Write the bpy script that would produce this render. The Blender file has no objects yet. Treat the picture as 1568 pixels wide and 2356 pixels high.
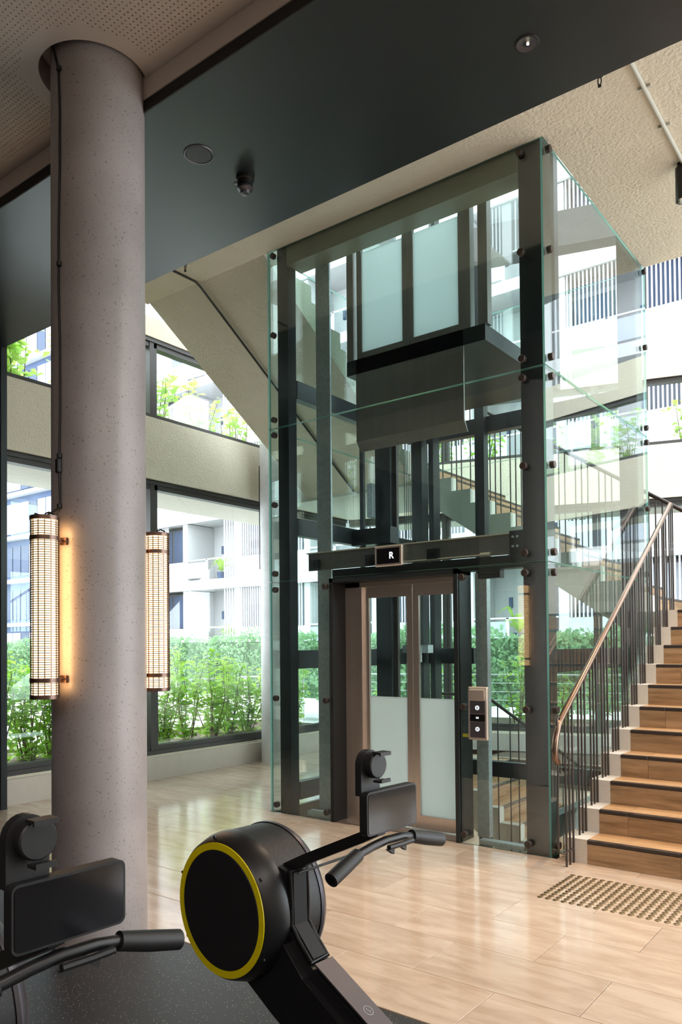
import bpy, math, random
from mathutils import Vector, Matrix
from math import sin, cos, pi, radians
random.seed(7)
R = random.Random(11)
S = bpy.context.scene
COL = S.collection

# ------------------------------------------------------------------ camera
cam_d = bpy.data.cameras.new('camera'); cam = bpy.data.objects.new('camera', cam_d); COL.objects.link(cam)
YAW, PIT, ROL = 0.65113736, 0.01899047, 0.00862626
f_ = Vector((-sin(YAW)*cos(PIT), cos(YAW)*cos(PIT), sin(PIT)))
r_ = Vector((cos(YAW), sin(YAW), 0)); u_ = r_.cross(f_)
r2 = cos(ROL)*r_ - sin(ROL)*u_; u2 = sin(ROL)*r_ + cos(ROL)*u_
M = Matrix((r2, u2, -f_)).transposed().to_4x4(); M.translation = Vector((0, 0, 1.5))
cam.matrix_world = M
cam_d.sensor_width = 36; cam_d.lens = 1777.4774/2356*36
cam_d.shift_y = (1451.729-1178)/2356
cam_d.clip_start = 0.05; cam_d.clip_end = 300
S.camera = cam

# ------------------------------------------------------------------ world, exposure
S.view_settings.view_transform = 'Standard'; S.view_settings.look = 'None'
S.view_settings.gamma = 1; S.view_settings.use_curve_mapping = False
S.view_settings.exposure = 0.7
w = bpy.data.worlds.new('overcast_sky'); S.world = w; w.use_nodes = True
bg = w.node_tree.nodes['Background']; bg.inputs[0].default_value = (0.86, 0.94, 1.0, 1); bg.inputs[1].default_value = 4.3
S.cycles.transparent_max_bounces = 24
S.cycles.max_bounces = 8; S.cycles.diffuse_bounces = 4; S.cycles.glossy_bounces = 4
S.cycles.sample_clamp_indirect = 6
S.cycles.caustics_reflective = False; S.cycles.caustics_refractive = False

def area(name, loc, sx, sy, power, col=(1, 1, 1), rot=(0, 0, 0)):
    l = bpy.data.lights.new(name, 'AREA'); l.shape = 'RECTANGLE'; l.size = sx; l.size_y = sy
    l.energy = power; l.color = col
    o = bpy.data.objects.new(name, l); COL.objects.link(o); o.location = loc; o.rotation_euler = rot
    return o
def spot(name, loc, power, col, size=1.2, blend=0.6, rot=(0, 0, 0), r=0.04):
    l = bpy.data.lights.new(name, 'SPOT'); l.energy = power; l.color = col; l.spot_size = size; l.spot_blend = blend
    l.shadow_soft_size = r
    o = bpy.data.objects.new(name, l); COL.objects.link(o); o.location = loc; o.rotation_euler = rot
    return o
# unseen fill lights added to brighten gym and lobby, and downlights under the slab
area('gym_fill_light', (0.4, -2.4, 4.3), 3.0, 0.4, 60, (1, 0.9, 0.86))
area('gym_fill_light', (1.4, 0.4, 4.3), 0.4, 3.0, 45, (1, 0.9, 0.84))
area('lobby_fill_light', (1.6, 4.6, 5.0), 1.2, 1.6, 80, (1, 0.9, 0.78))  # out-of-frame area light added to simulate lobby lighting
spot('downlight_beam', (-3.35, 4.55, 5.05), 110, (1, 0.7, 0.45), 1.1)
spot('downlight_beam', (-1.42, 6.16, 4.80), 150, (1, 0.66, 0.4), 1.7)
spot('downlight_beam', (-1.2, 4.5, 5.05), 90, (1, 0.72, 0.5), 1.5)
spot('downlight_beam', (-1.46, 3.40, 4.30), 25, (1, 0.76, 0.58), 1.4)

# ------------------------------------------------------------------ materials
def mat(name):
    m = bpy.data.materials.new(name); m.use_nodes = True
    nt = m.node_tree; b = nt.nodes['Principled BSDF']
    return m, nt, b
def pm(name, col, rough=0.5, metal=0.0, noise=0.0, nscale=6.0, bump=0.0, bscale=80.0, coat=0.0, spec=0.5, stretch=None, rnd=0.0):
    m, nt, b = mat(name)
    b.inputs['Roughness'].default_value = rough; b.inputs['Metallic'].default_value = metal
    b.inputs['Coat Weight'].default_value = coat; b.inputs['Specular IOR Level'].default_value = spec
    N, L = nt.nodes, nt.links
    tc = N.new('ShaderNodeTexCoord'); co = tc.outputs['Object']
    if stretch:
        mp = N.new('ShaderNodeMapping'); mp.inputs['Scale'].default_value = stretch; L.new(co, mp.inputs[0]); co = mp.outputs[0]
    no = N.new('ShaderNodeTexNoise'); no.inputs['Scale'].default_value = nscale; no.inputs['Detail'].default_value = 5
    L.new(co, no.inputs['Vector'])
    mx = N.new('ShaderNodeMix'); mx.data_type = 'RGBA'
    lo = [c*(1-noise) for c in col]; hi = [min(1, c*(1+noise)) for c in col]
    mx.inputs[6].default_value = (*lo, 1); mx.inputs[7].default_value = (*hi, 1)
    L.new(no.outputs['Fac'], mx.inputs[0]); out = mx.outputs[2]
    if rnd:
        oi = N.new('ShaderNodeObjectInfo'); mr = N.new('ShaderNodeMapRange')
        mr.inputs['To Min'].default_value = 1-rnd; mr.inputs['To Max'].default_value = 1+rnd
        L.new(oi.outputs['Random'], mr.inputs['Value'])
        vm = N.new('ShaderNodeVectorMath'); vm.operation = 'SCALE'; L.new(out, vm.inputs[0]); L.new(mr.outputs[0], vm.inputs['Scale']); out = vm.outputs[0]
    L.new(out, b.inputs['Base Color'])
    if bump:
        n2 = N.new('ShaderNodeTexNoise'); n2.inputs['Scale'].default_value = bscale; n2.inputs['Detail'].default_value = 3
        L.new(tc.outputs['Object'], n2.inputs['Vector'])
        bp = N.new('ShaderNodeBump'); bp.inputs['Strength'].default_value = bump; bp.inputs['Distance'].default_value = 0.01
        L.new(n2.outputs['Fac'], bp.inputs['Height']); L.new(bp.outputs[0], b.inputs['Normal'])
    return m
def glassy(name, tint=(0.93, 0.985, 0.965), ior=1.5, rough=0.0):
    m, nt, b = mat(name); N, L = nt.nodes, nt.links; N.remove(b)
    tr = N.new('ShaderNodeBsdfTransparent'); tr.inputs[0].default_value = (*tint, 1)
    gl = N.new('ShaderNodeBsdfGlossy'); gl.inputs['Roughness'].default_value = rough; gl.inputs[0].default_value = (1, 1, 1, 1)
    lw = N.new('ShaderNodeLayerWeight'); lw.inputs['Blend'].default_value = 0.5      # Schlick reflectance, same from both sides
    pw = N.new('ShaderNodeMath'); pw.operation = 'POWER'; pw.inputs[1].default_value = 5; L.new(lw.outputs['Facing'], pw.inputs[0])
    fr = N.new('ShaderNodeMath'); fr.operation = 'MULTIPLY_ADD'; fr.inputs[1].default_value = 0.9; fr.inputs[2].default_value = 0.06; L.new(pw.outputs[0], fr.inputs[0])
    mx = N.new('ShaderNodeMixShader'); L.new(fr.outputs[0], mx.inputs[0]); L.new(tr.outputs[0], mx.inputs[1]); L.new(gl.outputs[0], mx.inputs[2])
    L.new(mx.outputs[0], N['Material Output'].inputs[0])
    return m
def translucent(name, col, tcol, fac=0.5, rough=0.4):
    m, nt, b = mat(name); N, L = nt.nodes, nt.links
    b.inputs['Base Color'].default_value = (*col, 1); b.inputs['Roughness'].default_value = rough
    t = N.new('ShaderNodeBsdfTranslucent'); t.inputs[0].default_value = (*tcol, 1)
    mx = N.new('ShaderNodeMixShader'); mx.inputs[0].default_value = fac
    L.new(b.outputs[0], mx.inputs[1]); L.new(t.outputs[0], mx.inputs[2]); L.new(mx.outputs[0], N['Material Output'].inputs[0])
    return m
def leafmat(name, c1, c2, scale=3.0):
    m = translucent(name, c1, c2, 0.45, 0.35); nt = m.node_tree; N, L = nt.nodes, nt.links
    tc = N.new('ShaderNodeTexCoord'); no = N.new('ShaderNodeTexNoise'); no.inputs['Scale'].default_value = scale; L.new(tc.outputs['Object'], no.inputs['Vector'])
    cr = N.new('ShaderNodeValToRGB'); cr.color_ramp.elements[0].position = 0.35; cr.color_ramp.elements[1].position = 0.65
    cr.color_ramp.elements[0].color = (*[x*0.6 for x in c1], 1); cr.color_ramp.elements[1].color = (*[min(1, x*1.35) for x in c1], 1)
    L.new(no.outputs['Fac'], cr.inputs[0]); L.new(cr.outputs[0], N['Principled BSDF'].inputs['Base Color'])
    return m
def emit(name, col, s):
    m, nt, b = mat(name); b.inputs['Base Color'].default_value = (0, 0, 0, 1)
    b.inputs['Emission Color'].default_value = (*col, 1); b.inputs['Emission Strength'].default_value = s
    return m
def travertine(name, c_lo, c_hi, rough, stretch, vein=0.5):
    m, nt, b = mat(name); N, L = nt.nodes, nt.links
    tc = N.new('ShaderNodeTexCoord'); oi = N.new('ShaderNodeObjectInfo')
    ad = N.new('ShaderNodeVectorMath'); ad.operation = 'ADD'
    sc = N.new('ShaderNodeVectorMath'); sc.operation = 'SCALE'; sc.inputs[0].default_value = (37, 53, 19); L.new(oi.outputs['Random'], sc.inputs['Scale'])
    L.new(tc.outputs['Object'], ad.inputs[0]); L.new(sc.outputs[0], ad.inputs[1])
    mp = N.new('ShaderNodeMapping'); mp.inputs['Scale'].default_value = stretch; L.new(ad.outputs[0], mp.inputs[0])
    n1 = N.new('ShaderNodeTexNoise'); n1.inputs['Scale'].default_value = 3.0; n1.inputs['Detail'].default_value = 7; n1.inputs['Distortion'].default_value = 0.4
    n1.inputs['Roughness'].default_value = 0.62
    L.new(mp.outputs[0], n1.inputs['Vector'])
    cr = N.new('ShaderNodeValToRGB'); e = cr.color_ramp.elements
    e[0].position = 0.34; e[0].color = (*c_lo, 1); e[1].position = 0.62; e[1].color = (*c_hi, 1)
    L.new(n1.outputs['Fac'], cr.inputs[0])
    mr = N.new('ShaderNodeMapRange'); mr.inputs['To Min'].default_value = 0.93; mr.inputs['To Max'].default_value = 1.06
    L.new(oi.outputs['Random'], mr.inputs['Value'])
    vm = N.new('ShaderNodeVectorMath'); vm.operation = 'SCALE'; L.new(cr.outputs[0], vm.inputs[0]); L.new(mr.outputs[0], vm.inputs['Scale'])
    L.new(vm.outputs[0], b.inputs['Base Color'])
    b.inputs['Roughness'].default_value = rough; b.inputs['Coat Weight'].default_value = 0.35 if rough < 0.2 else 0.0; b.inputs['Coat Roughness'].default_value = 0.1
    rr = N.new('ShaderNodeMapRange'); rr.inputs['To Min'].default_value = rough*0.8; rr.inputs['To Max'].default_value = rough*1.35
    L.new(n1.outputs['Fac'], rr.inputs['Value']); L.new(rr.outputs[0], b.inputs['Roughness'])
    return m
def column_mat(name, base, rough):
    m, nt, b = mat(name); N, L = nt.nodes, nt.links
    tc = N.new('ShaderNodeTexCoord')
    n1 = N.new('ShaderNodeTexNoise'); n1.inputs['Scale'].default_value = 2.2; n1.inputs['Detail'].default_value = 6; L.new(tc.outputs['Object'], n1.inputs['Vector'])
    cr = N.new('ShaderNodeValToRGB'); e = cr.color_ramp.elements; e[0].position = 0.3; e[1].position = 0.75
    e[0].color = (*[c*0.8 for c in base], 1); e[1].color = (*[min(1, c*1.15) for c in base], 1); L.new(n1.outputs['Fac'], cr.inputs[0])
    n3 = N.new('ShaderNodeTexNoise'); n3.inputs['Scale'].default_value = 90; n3.inputs['Detail'].default_value = 1; L.new(tc.outputs['Object'], n3.inputs['Vector'])
    c3 = N.new('ShaderNodeValToRGB'); e = c3.color_ramp.elements; e[0].position = 0.28; e[1].position = 0.34
    e[0].color = (0.55, 0.52, 0.5, 1); e[1].color = (1, 1, 1, 1); L.new(n3.outputs['Fac'], c3.inputs[0])
    vo = N.new('ShaderNodeTexVoronoi'); vo.inputs['Scale'].default_value = 16; L.new(tc.outputs['Object'], vo.inputs['Vector'])
    cv = N.new('ShaderNodeValToRGB'); e = cv.color_ramp.elements; e[0].position = 0.035; e[1].position = 0.06
    e[0].color = (0.15, 0.12, 0.12, 1); e[1].color = (1, 1, 1, 1); L.new(vo.outputs['Distance'], cv.inputs[0])
    m1 = N.new('ShaderNodeMix'); m1.data_type = 'RGBA'; m1.blend_type = 'MULTIPLY'; m1.inputs[0].default_value = 1
    m2 = N.new('ShaderNodeMix'); m2.data_type = 'RGBA'; m2.blend_type = 'MULTIPLY'; m2.inputs[0].default_value = 0.8
    L.new(cr.outputs[0], m1.inputs[6]); L.new(c3.outputs[0], m1.inputs[7]); L.new(m1.outputs[2], m2.inputs[6]); L.new(cv.outputs[0], m2.inputs[7])
    L.new(m2.outputs[2], b.inputs['Base Color']); b.inputs['Roughness'].default_value = rough
    return m
def speckle(name, base, dot, scale, thr, rough):
    m, nt, b = mat(name); N, L = nt.nodes, nt.links
    tc = N.new('ShaderNodeTexCoord'); vo = N.new('ShaderNodeTexVoronoi'); vo.inputs['Scale'].default_value = scale; L.new(tc.outputs['Object'], vo.inputs['Vector'])
    cv = N.new('ShaderNodeValToRGB'); e = cv.color_ramp.elements; e[0].position = thr; e[1].position = thr+0.03
    e[0].color = (*dot, 1); e[1].color = (*base, 1); L.new(vo.outputs['Distance'], cv.inputs[0]); L.new(cv.outputs[0], b.inputs['Base Color'])
    b.inputs['Roughness'].default_value = rough
    return m

X = dict(
 wall=pm('textured_plaster', (0.70, 0.655, 0.53), 0.8, noise=0.05, bump=0.9, bscale=45),
 plaster=pm('rendered_slab', (0.73, 0.66, 0.54), 0.85, noise=0.06, bump=1.0, bscale=38),
 gypsum=pm('painted_gypsum', (0.52, 0.46, 0.42), 0.7, noise=0.03),
 dark=pm('dark_soffit_paint', (0.013, 0.018, 0.022), 0.33, noise=0.12, nscale=1.5),
 black=pm('black_recess', (0.006, 0.006, 0.007), 0.7),
 frame=pm('charcoal_aluminium', (0.055, 0.052, 0.05), 0.45, noise=0.1),
 olive=pm('olive_header', (0.22, 0.235, 0.17), 0.45, noise=0.15),
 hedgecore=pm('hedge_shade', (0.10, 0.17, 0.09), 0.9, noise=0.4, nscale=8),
 steel=pm('dark_painted_steel', (0.013, 0.018, 0.021), 0.4, noise=0.25, nscale=4),
 galv=pm('galvanised_steel', (0.42, 0.50, 0.53), 0.35, metal=0.25, noise=0.35, nscale=35),
 inox=pm('brushed_stainless', (0.86, 0.77, 0.70), 0.28, metal=0.85, noise=0.06, nscale=60, stretch=(1, 1, 0.03)),
 inox2=pm('dull_stainless_apron', (0.24, 0.24, 0.235), 0.40, metal=0.5, noise=0.15, nscale=20, stretch=(1, 1, 0.05)),
 glass=glassy('shaft_glass', (0.93, 0.98, 0.965)),
 wglass=glassy('window_glass', (0.98, 0.995, 0.99)),
 gedge=translucent('green_glass_edge', (0.10, 0.24, 0.2), (0.25, 0.55, 0.48), 0.5, 0.1),
 frost=translucent('frosted_glass', (0.86, 0.95, 0.97), (0.92, 1.0, 1.0), 0.7, 0.25),
 trav=travertine('travertine_floor', (0.52, 0.385, 0.285), (0.66, 0.525, 0.41), 0.13, (0.9, 3.6, 1)),
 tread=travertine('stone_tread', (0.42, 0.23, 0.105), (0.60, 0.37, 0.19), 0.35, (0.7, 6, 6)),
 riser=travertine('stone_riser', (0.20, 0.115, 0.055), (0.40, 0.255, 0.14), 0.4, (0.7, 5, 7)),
 grout=pm('grout', (0.12, 0.085, 0.06), 0.9),
 conc=pm('pale_concrete', (0.60, 0.56, 0.50), 0.75, noise=0.08, nscale=9, bump=0.2),
 concg=pm('stair_concrete', (0.62, 0.62, 0.55), 0.8, noise=0.08, nscale=5, bump=0.25),
 col=column_mat('column_concrete', (0.34, 0.305, 0.30), 0.38),
 colw=column_mat('light_column_concrete', (0.58, 0.58, 0.58), 0.5),
 rail=pm('bronze_painted_steel', (0.035, 0.026, 0.022), 0.38, noise=0.2),
 hand=pm('bronze_handrail', (0.20, 0.135, 0.10), 0.24, metal=0.85, noise=0.15),
 brass=pm('brass_stud', (0.32, 0.22, 0.11), 0.3, metal=0.9, noise=0.2, nscale=60),
 bronze=pm('dark_bronze', (0.16, 0.10, 0.08), 0.3, metal=0.9, noise=0.2, nscale=30),
 lamp=emit('lamp_tube', (1.0, 0.62, 0.28), 3.6),
 mat=speckle('speckled_rubber', (0.030, 0.030, 0.033), (0.60, 0.56, 0.48), 75, 0.11, 0.5),
 bk=pm('satin_black_shell', (0.007, 0.007, 0.008), 0.38, noise=0.1),
 bk2=pm('matte_black_rubber', (0.009, 0.009, 0.010), 0.5, noise=0.1),
 bkm=speckle('fine_mesh_grille', (0.006, 0.006, 0.007), (0.05, 0.04, 0.04), 160, 0.2, 0.5),
 gun=pm('anodised_charcoal', (0.10, 0.095, 0.11), 0.36, metal=0.7, noise=0.06),
 yel=pm('yellow_ring_paint', (0.72, 0.60, 0.0), 0.4, noise=0.04),
 scr=pm('screen_glass', (0.008, 0.008, 0.01), 0.08),
 white=pm('white_render', (0.50, 0.50, 0.51), 0.8, noise=0.02),
 wpaint=pm('white_metal_slat', (0.62, 0.62, 0.64), 0.5),
 navy=pm('blue_grey_glazing', (0.045, 0.065, 0.12), 0.3, spec=0.2, noise=0.3, nscale=0.7),
 bluf=pm('blue_grey_cladding', (0.07, 0.10, 0.18), 0.6, spec=0.2, noise=0.3, nscale=1.0, rnd=0.3),
 pale=pm('pale_curtain_panel', (0.42, 0.45, 0.52), 0.6, noise=0.15, nscale=1.2, rnd=0.2),
 soil=pm('soil', (0.10, 0.07, 0.05), 0.95, noise=0.4, nscale=20, bump=0.6, bscale=30),
 ground=pm('pale_paving', (0.62, 0.62, 0.60), 0.8, noise=0.06),
 stem=pm('woody_stem', (0.16, 0.10, 0.06), 0.8, noise=0.3, nscale=30),
 leafA=leafmat('bright_leaf', (0.30, 0.52, 0.07), (0.55, 0.88, 0.12)),
 leafB=leafmat('light_leaf', (0.42, 0.62, 0.12), (0.6, 0.9, 0.2)),
 leafC=leafmat('hedge_leaf', (0.26, 0.42, 0.24), (0.35, 0.55, 0.28), 1.2),
 wire=pm('stainless_wire', (0.6, 0.62, 0.63), 0.35, metal=0.6),
 cabw=pm('white_conduit', (0.55, 0.54, 0.48), 0.5),
 lit=emit('white_display', (0.85, 0.95, 1.0), 1.3),
 ylw=pm('yellow_tape', (0.7, 0.6, 0.05), 0.6),
 chrome=pm('lamp_reflector', (0.8, 0.75, 0.7), 0.15, metal=1.0),
 carfill=emit('car_fill_glow', (0.9, 0.97, 1.0), 6.0),
 lampon=emit('downlight_bulb', (1, 0.85, 0.6), 6.0),
)

# ------------------------------------------------------------------ mesh helpers
class MB:
    def __init__(s): s.v = []; s.f = []; s.m = []
    def add(s, vs, fs, mi=0):
        b = len(s.v); s.v += [tuple(p) for p in vs]; s.f += [tuple(b+i for i in f) for f in fs]; s.m += [mi]*len(fs); return s
    def box(s, x0, x1, y0, y1, z0, z1, mi=0):
        return s.add([(x0, y0, z0), (x1, y0, z0), (x1, y1, z0), (x0, y1, z0), (x0, y0, z1), (x1, y0, z1), (x1, y1, z1), (x0, y1, z1)],
                     [(0, 3, 2, 1), (4, 5, 6, 7), (0, 1, 5, 4), (1, 2, 6, 5), (2, 3, 7, 6), (3, 0, 4, 7)], mi)
    def pbox(s, x0, x1, y0, y1, z0, z1, c):     # box with a chamfer all round
        vs = []
        for sx, X0 in ((1, x0), (-1, x1)):
            for sy, Y0 in ((1, y0), (-1, y1)):
                for sz, Z0 in ((1, z0), (-1, z1)):
                    vs += [(X0, Y0+sy*c, Z0+sz*c), (X0+sx*c, Y0, Z0+sz*c), (X0+sx*c, Y0+sy*c, Z0)]
        def I(i, j, k, a): return (i*4+j*2+k)*3+a
        fs = []
        for i in (0, 1): fs.append((I(i, 0, 0, 0), I(i, 0, 1, 0), I(i, 1, 1, 0), I(i, 1, 0, 0)))
        for j in (0, 1): fs.append((I(0, j, 0, 1), I(0, j, 1, 1), I(1, j, 1, 1), I(1, j, 0, 1)))
        for k in (0, 1): fs.append((I(0, 0, k, 2), I(0, 1, k, 2), I(1, 1, k, 2), I(1, 0, k, 2)))
        for i in (0, 1):
            for j in (0, 1): fs.append((I(i, j, 0, 0), I(i, j, 1, 0), I(i, j, 1, 1), I(i, j, 0, 1)))
            for k in (0, 1): fs.append((I(i, 0, k, 0), I(i, 1, k, 0), I(i, 1, k, 2), I(i, 0, k, 2)))
        for j in (0, 1):
            for k in (0, 1): fs.append((I(0, j, k, 1), I(1, j, k, 1), I(1, j, k, 2), I(0, j, k, 2)))
        for i in (0, 1):
            for j in (0, 1):
                for k in (0, 1): fs.append((I(i, j, k, 0), I(i, j, k, 1), I(i, j, k, 2)))
        return s.add(vs, fs)
    def tube(s, pts, r, n=8, mi=0, caps=True, closed=False):
        P = [Vector(p) for p in pts]; K = len(P)
        rr = r if isinstance(r, (list, tuple)) else [r]*K
        ref = None; rings = []
        for i in range(K):
            if closed: t = (P[(i+1) % K]-P[i-1])
            else: t = P[min(i+1, K-1)]-P[max(i-1, 0)]
            t.normalize()
            if ref is None:
                ref = Vector((0, 0, 1)) if abs(t.z) < 0.9 else Vector((1, 0, 0))
            a = (ref - t*ref.dot(t))
            if a.length < 1e-5: a = t.orthogonal()
            a.normalize(); b = t.cross(a); ref = a
            rings.append([P[i]+rr[i]*(cos(2*pi*j/n)*a+sin(2*pi*j/n)*b) for j in range(n)])
        vs = [p for q in rings for p in q]; fs = []
        for i in range(K if closed else K-1):
            i2 = (i+1) % K
            for j in range(n): fs.append((i*n+j, i*n+(j+1) % n, i2*n+(j+1) % n, i2*n+j))
        if caps and not closed:
            fs.append(tuple(range(n-1, -1, -1))); fs.append(tuple((K-1)*n+j for j in range(n)))
        return s.add(vs, fs, mi)
    def lathe(s, prof, c=(0, 0, 0), axis='z', n=32, mi=0, caps=False):
        vs = []; K = len(prof)
        for (r, h) in prof:
            for j in range(n):
                a = 2*pi*j/n; p, q = r*cos(a), r*sin(a)
                if axis == 'z': v = (p, q, h)
                elif axis == 'y': v = (p, h, q)
                else: v = (h, p, q)
                vs.append((v[0]+c[0], v[1]+c[1], v[2]+c[2]))
        fs = []
        for i in range(K-1):
            for j in range(n): fs.append((i*n+j, i*n+(j+1) % n, (i+1)*n+(j+1) % n, (i+1)*n+j))
        if caps: fs.append(tuple(range(n))); fs.append(tuple((K-1)*n+j for j in range(n)))
        return s.add(vs, fs, mi)
    def prism(s, poly, axis, a0, a1, mi=0):     # polygon extruded along an axis; poly in the other two, in order
        n = len(poly)
        def V(p, a): return {'x': (a, p[0], p[1]), 'y': (p[0], a, p[1]), 'z': (p[0], p[1], a)}[axis]
        return s.add([V(p, a0) for p in poly]+[V(p, a1) for p in poly],
                     [tuple(range(n)), tuple(range(2*n-1, n-1, -1))]+[(i, n+i, n+(i+1) % n, (i+1) % n) for i in range(n)], mi)
    def mesh(s, name, mats, smooth=False):
        me = bpy.data.meshes.new(name); me.from_pydata(s.v, [], s.f)
        for m in (mats if isinstance(mats, (list, tuple)) else [mats]): me.materials.append(X[m] if isinstance(m, str) else m)
        me.polygons.foreach_set('material_index', s.m)
        if smooth: me.shade_smooth_by_angle = None if False else me.polygons.foreach_set('use_smooth', [True]*len(s.f))
        me.update(); return me
class Fix(MB):
    pass
def _mesh(s, name, mats, smooth=False):
    import bmesh
    me = bpy.data.meshes.new(name); me.from_pydata(s.v, [], s.f)
    for m in (mats if isinstance(mats, (list, tuple)) else [mats]): me.materials.append(X[m])
    me.polygons.foreach_set('material_index', s.m)
    if len(s.f) < 6000:
        bm = bmesh.new(); bm.from_mesh(me); bmesh.ops.recalc_face_normals(bm, faces=bm.faces); 
        if smooth:
            for f in bm.faces: f.smooth = True
            for e in bm.edges:
                if len(e.link_faces) == 2 and e.calc_face_angle(0) > 0.6: e.smooth = False
        bm.to_mesh(me); bm.free()
    elif smooth: me.polygons.foreach_set('use_smooth', [True]*len(s.f))
    me.update(); return me
MB.mesh = _mesh

ORG = {}                                          # world origin of each top-level thing
def tag(o, label=None, cat=None, group=None, kind=None):
    if label: o['label'] = label
    if cat: o['category'] = cat
    if group: o['group'] = group
    if kind: o['kind'] = kind
    return o
def thing(name, loc, label, cat, group=None, rz=0.0, local=False):
    o = bpy.data.objects.new(name, None); COL.objects.link(o); o.location = loc; o.rotation_euler = (0, 0, rz)
    o.empty_display_size = 0.1
    ORG[o.name] = (0, 0, 0) if local else tuple(loc)
    return tag(o, label, cat, group)
def part(name, mb, mats, parent, smooth=False, label=None, kind=None):
    og = ORG.get(parent.name, (0, 0, 0)) if parent else (0, 0, 0)
    if any(og): mb.v = [(a-og[0], b-og[1], c-og[2]) for a, b, c in mb.v]
    o = bpy.data.objects.new(name, mb.mesh(name, mats, smooth)); COL.objects.link(o)
    if parent:
        o.parent = parent; ORG[o.name] = og
    return tag(o, label, None, None, kind)
def inst(name, me, loc, parent, scale=None, rz=0.0, rot=None):
    og = ORG.get(parent.name, (0, 0, 0)) if parent else (0, 0, 0)
    o = bpy.data.objects.new(name, me); COL.objects.link(o); o.location = (loc[0]-og[0], loc[1]-og[1], loc[2]-og[2])
    if scale: o.scale = scale
    o.rotation_euler = rot if rot else (0, 0, rz)
    o.parent = parent; ORG[o.name] = og
    return o
def single(name, mb, mats, label=None, cat=None, group=None, kind=None, smooth=False):
    xs = [v[0] for v in mb.v]; ys = [v[1] for v in mb.v]; zs = [v[2] for v in mb.v]
    c = ((min(xs)+max(xs))/2, (min(ys)+max(ys))/2, min(zs))
    mb.v = [(a-c[0], b-c[1], d-c[2]) for a, b, d in mb.v]
    o = bpy.data.objects.new(name, mb.mesh(name, mats, smooth)); COL.objects.link(o); o.location = c
    ORG[o.name] = c
    return tag(o, label, cat, group, kind)
def struct(name, mb, mats, smooth=False): return single(name, mb, mats, kind='structure', smooth=smooth)
def glass_slab(x0, x1, y0, y1, z0, z1):
    b = MB(); b.box(x0, x1, y0, y1, z0, z1)
    d = [x1-x0, y1-y0, z1-z0]; t = d.index(min(d))
    big = {0: (3, 5), 1: (2, 4), 2: (0, 1)}[t]
    b.m = [0 if i in big else 1 for i in range(6)]
    return b

# ------------------------------------------------------------------ floor
fl = MB()
zb, zt = -0.32, -0.012
fl.box(-7.05, 3.0, -2.5, 5.24, zb, zt); fl.box(-7.05, -4.80, 5.24, 9.5, zb, zt); fl.box(-2.10, 3.0, 5.24, 7.85, zb, zt)
fl.box(-4.80, 3.0, 9.45, 11.2, zb, zt); fl.box(-4.80, -4.60, 7.74, 9.45, zb, zt)
fl.box(-10.0, -7.05, -2.5, 3.80, zb, zt)
floor = struct('floor', fl, 'grout')
holes = [(-4.80, -2.10, 5.215, 7.74), (-4.60, 3.0, 7.74, 9.45)]
MATY = 2.645
cnt = 0
far = MB()
tile_cache = {}
for j in range(-14, 20):
    y0 = 3.065+0.4035*j; y1 = y0+0.4035
    off = -1.15 if j % 2 == 0 else -1.52
    for i in range(-9, 7):
        x0 = off+0.785*i; x1 = x0+0.785
        a0, a1, b0, b1 = max(x0, -7.03), min(x1, 2.6), max(y0, MATY), min(y1, 9.55)
        if a1-a0 < 0.03 or b1-b0 < 0.03: continue
        rects = [(a0, a1, b0, b1)]
        for hx0, hx1, hy0, hy1 in holes:
            nr = []
            for (p, q, r, s_) in rects:
                if p >= hx1 or q <= hx0 or r >= hy1 or s_ <= hy0: nr.append((p, q, r, s_)); continue
                if p < hx0: nr.append((p, hx0, r, s_))
                if q > hx1: nr.append((hx1, q, r, s_))
                m0, m1 = max(p, hx0), min(q, hx1)
                if r < hy0: nr.append((m0, m1, r, hy0))
                if s_ > hy1: nr.append((m0, m1, hy1, s_))
            rects = nr
        for (p, q, r, s_) in rects:
            if q-p < 0.02 or s_-r < 0.02: continue
            key = (round(q-p, 3), round(s_-r, 3))
            if key not in tile_cache:
                hx, hy = (q-p)/2-0.0014, (s_-r)/2-0.0014; c = 0.0012
                b = MB(); b.add([(-hx, -hy, -0.012), (hx, -hy, -0.012), (hx, hy, -0.012), (-hx, hy, -0.012), (-hx, -hy, -c), (hx, -hy, -c), (hx, hy, -c), (-hx, hy, -c),
                                 (-hx+c, -hy+c, 0), (hx-c, -hy+c, 0), (hx-c, hy-c, 0), (-hx+c, hy-c, 0)],
                                [(8, 9, 10, 11), (4, 5, 9, 8), (5, 6, 10, 9), (6, 7, 11, 10), (7, 4, 8, 11), (0, 1, 5, 4), (1, 2, 6, 5), (2, 3, 7, 6), (3, 0, 4, 7)])
                tile_cache[key] = b.mesh('tile', 'trav')
            inst('tile', tile_cache[key], ((p+q)/2, (r+s_)/2, 0.0), floor); cnt += 1
# rubber mat under the rowers
mb = MB(); mb.box(-7.03, 2.6, -2.2, MATY, -0.012, 0.004)
single('rubber_mat', mb, 'mat', 'black rubber gym flooring with pale flecks under the rowing machines', 'mat')

# ------------------------------------------------------------------ basement seen through the shaft
b = MB(); b.box(-8, 3, 4.5, 10.5, -3.5, -3.3)
b.box(-8, 3, 10.3, 10.5, -3.3, -0.32); b.box(-8, -7.8, 4.5, 10.3, -3.3, -0.32); b.box(2.8, 3, 4.5, 10.3, -3.3, -0.32); b.box(-8, 3, 4.3, 4.5, -3.3, -0.32)
struct('trim_1', b, 'conc')
area('basement_lamp', (-5.9, 7.2, -0.4), 1.2, 3.0, 60, (1, 0.93, 0.8))
area('basement_lamp', (-2.0, 9.9, -0.4), 3.0, 0.4, 60, (1, 0.93, 0.8))

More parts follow.
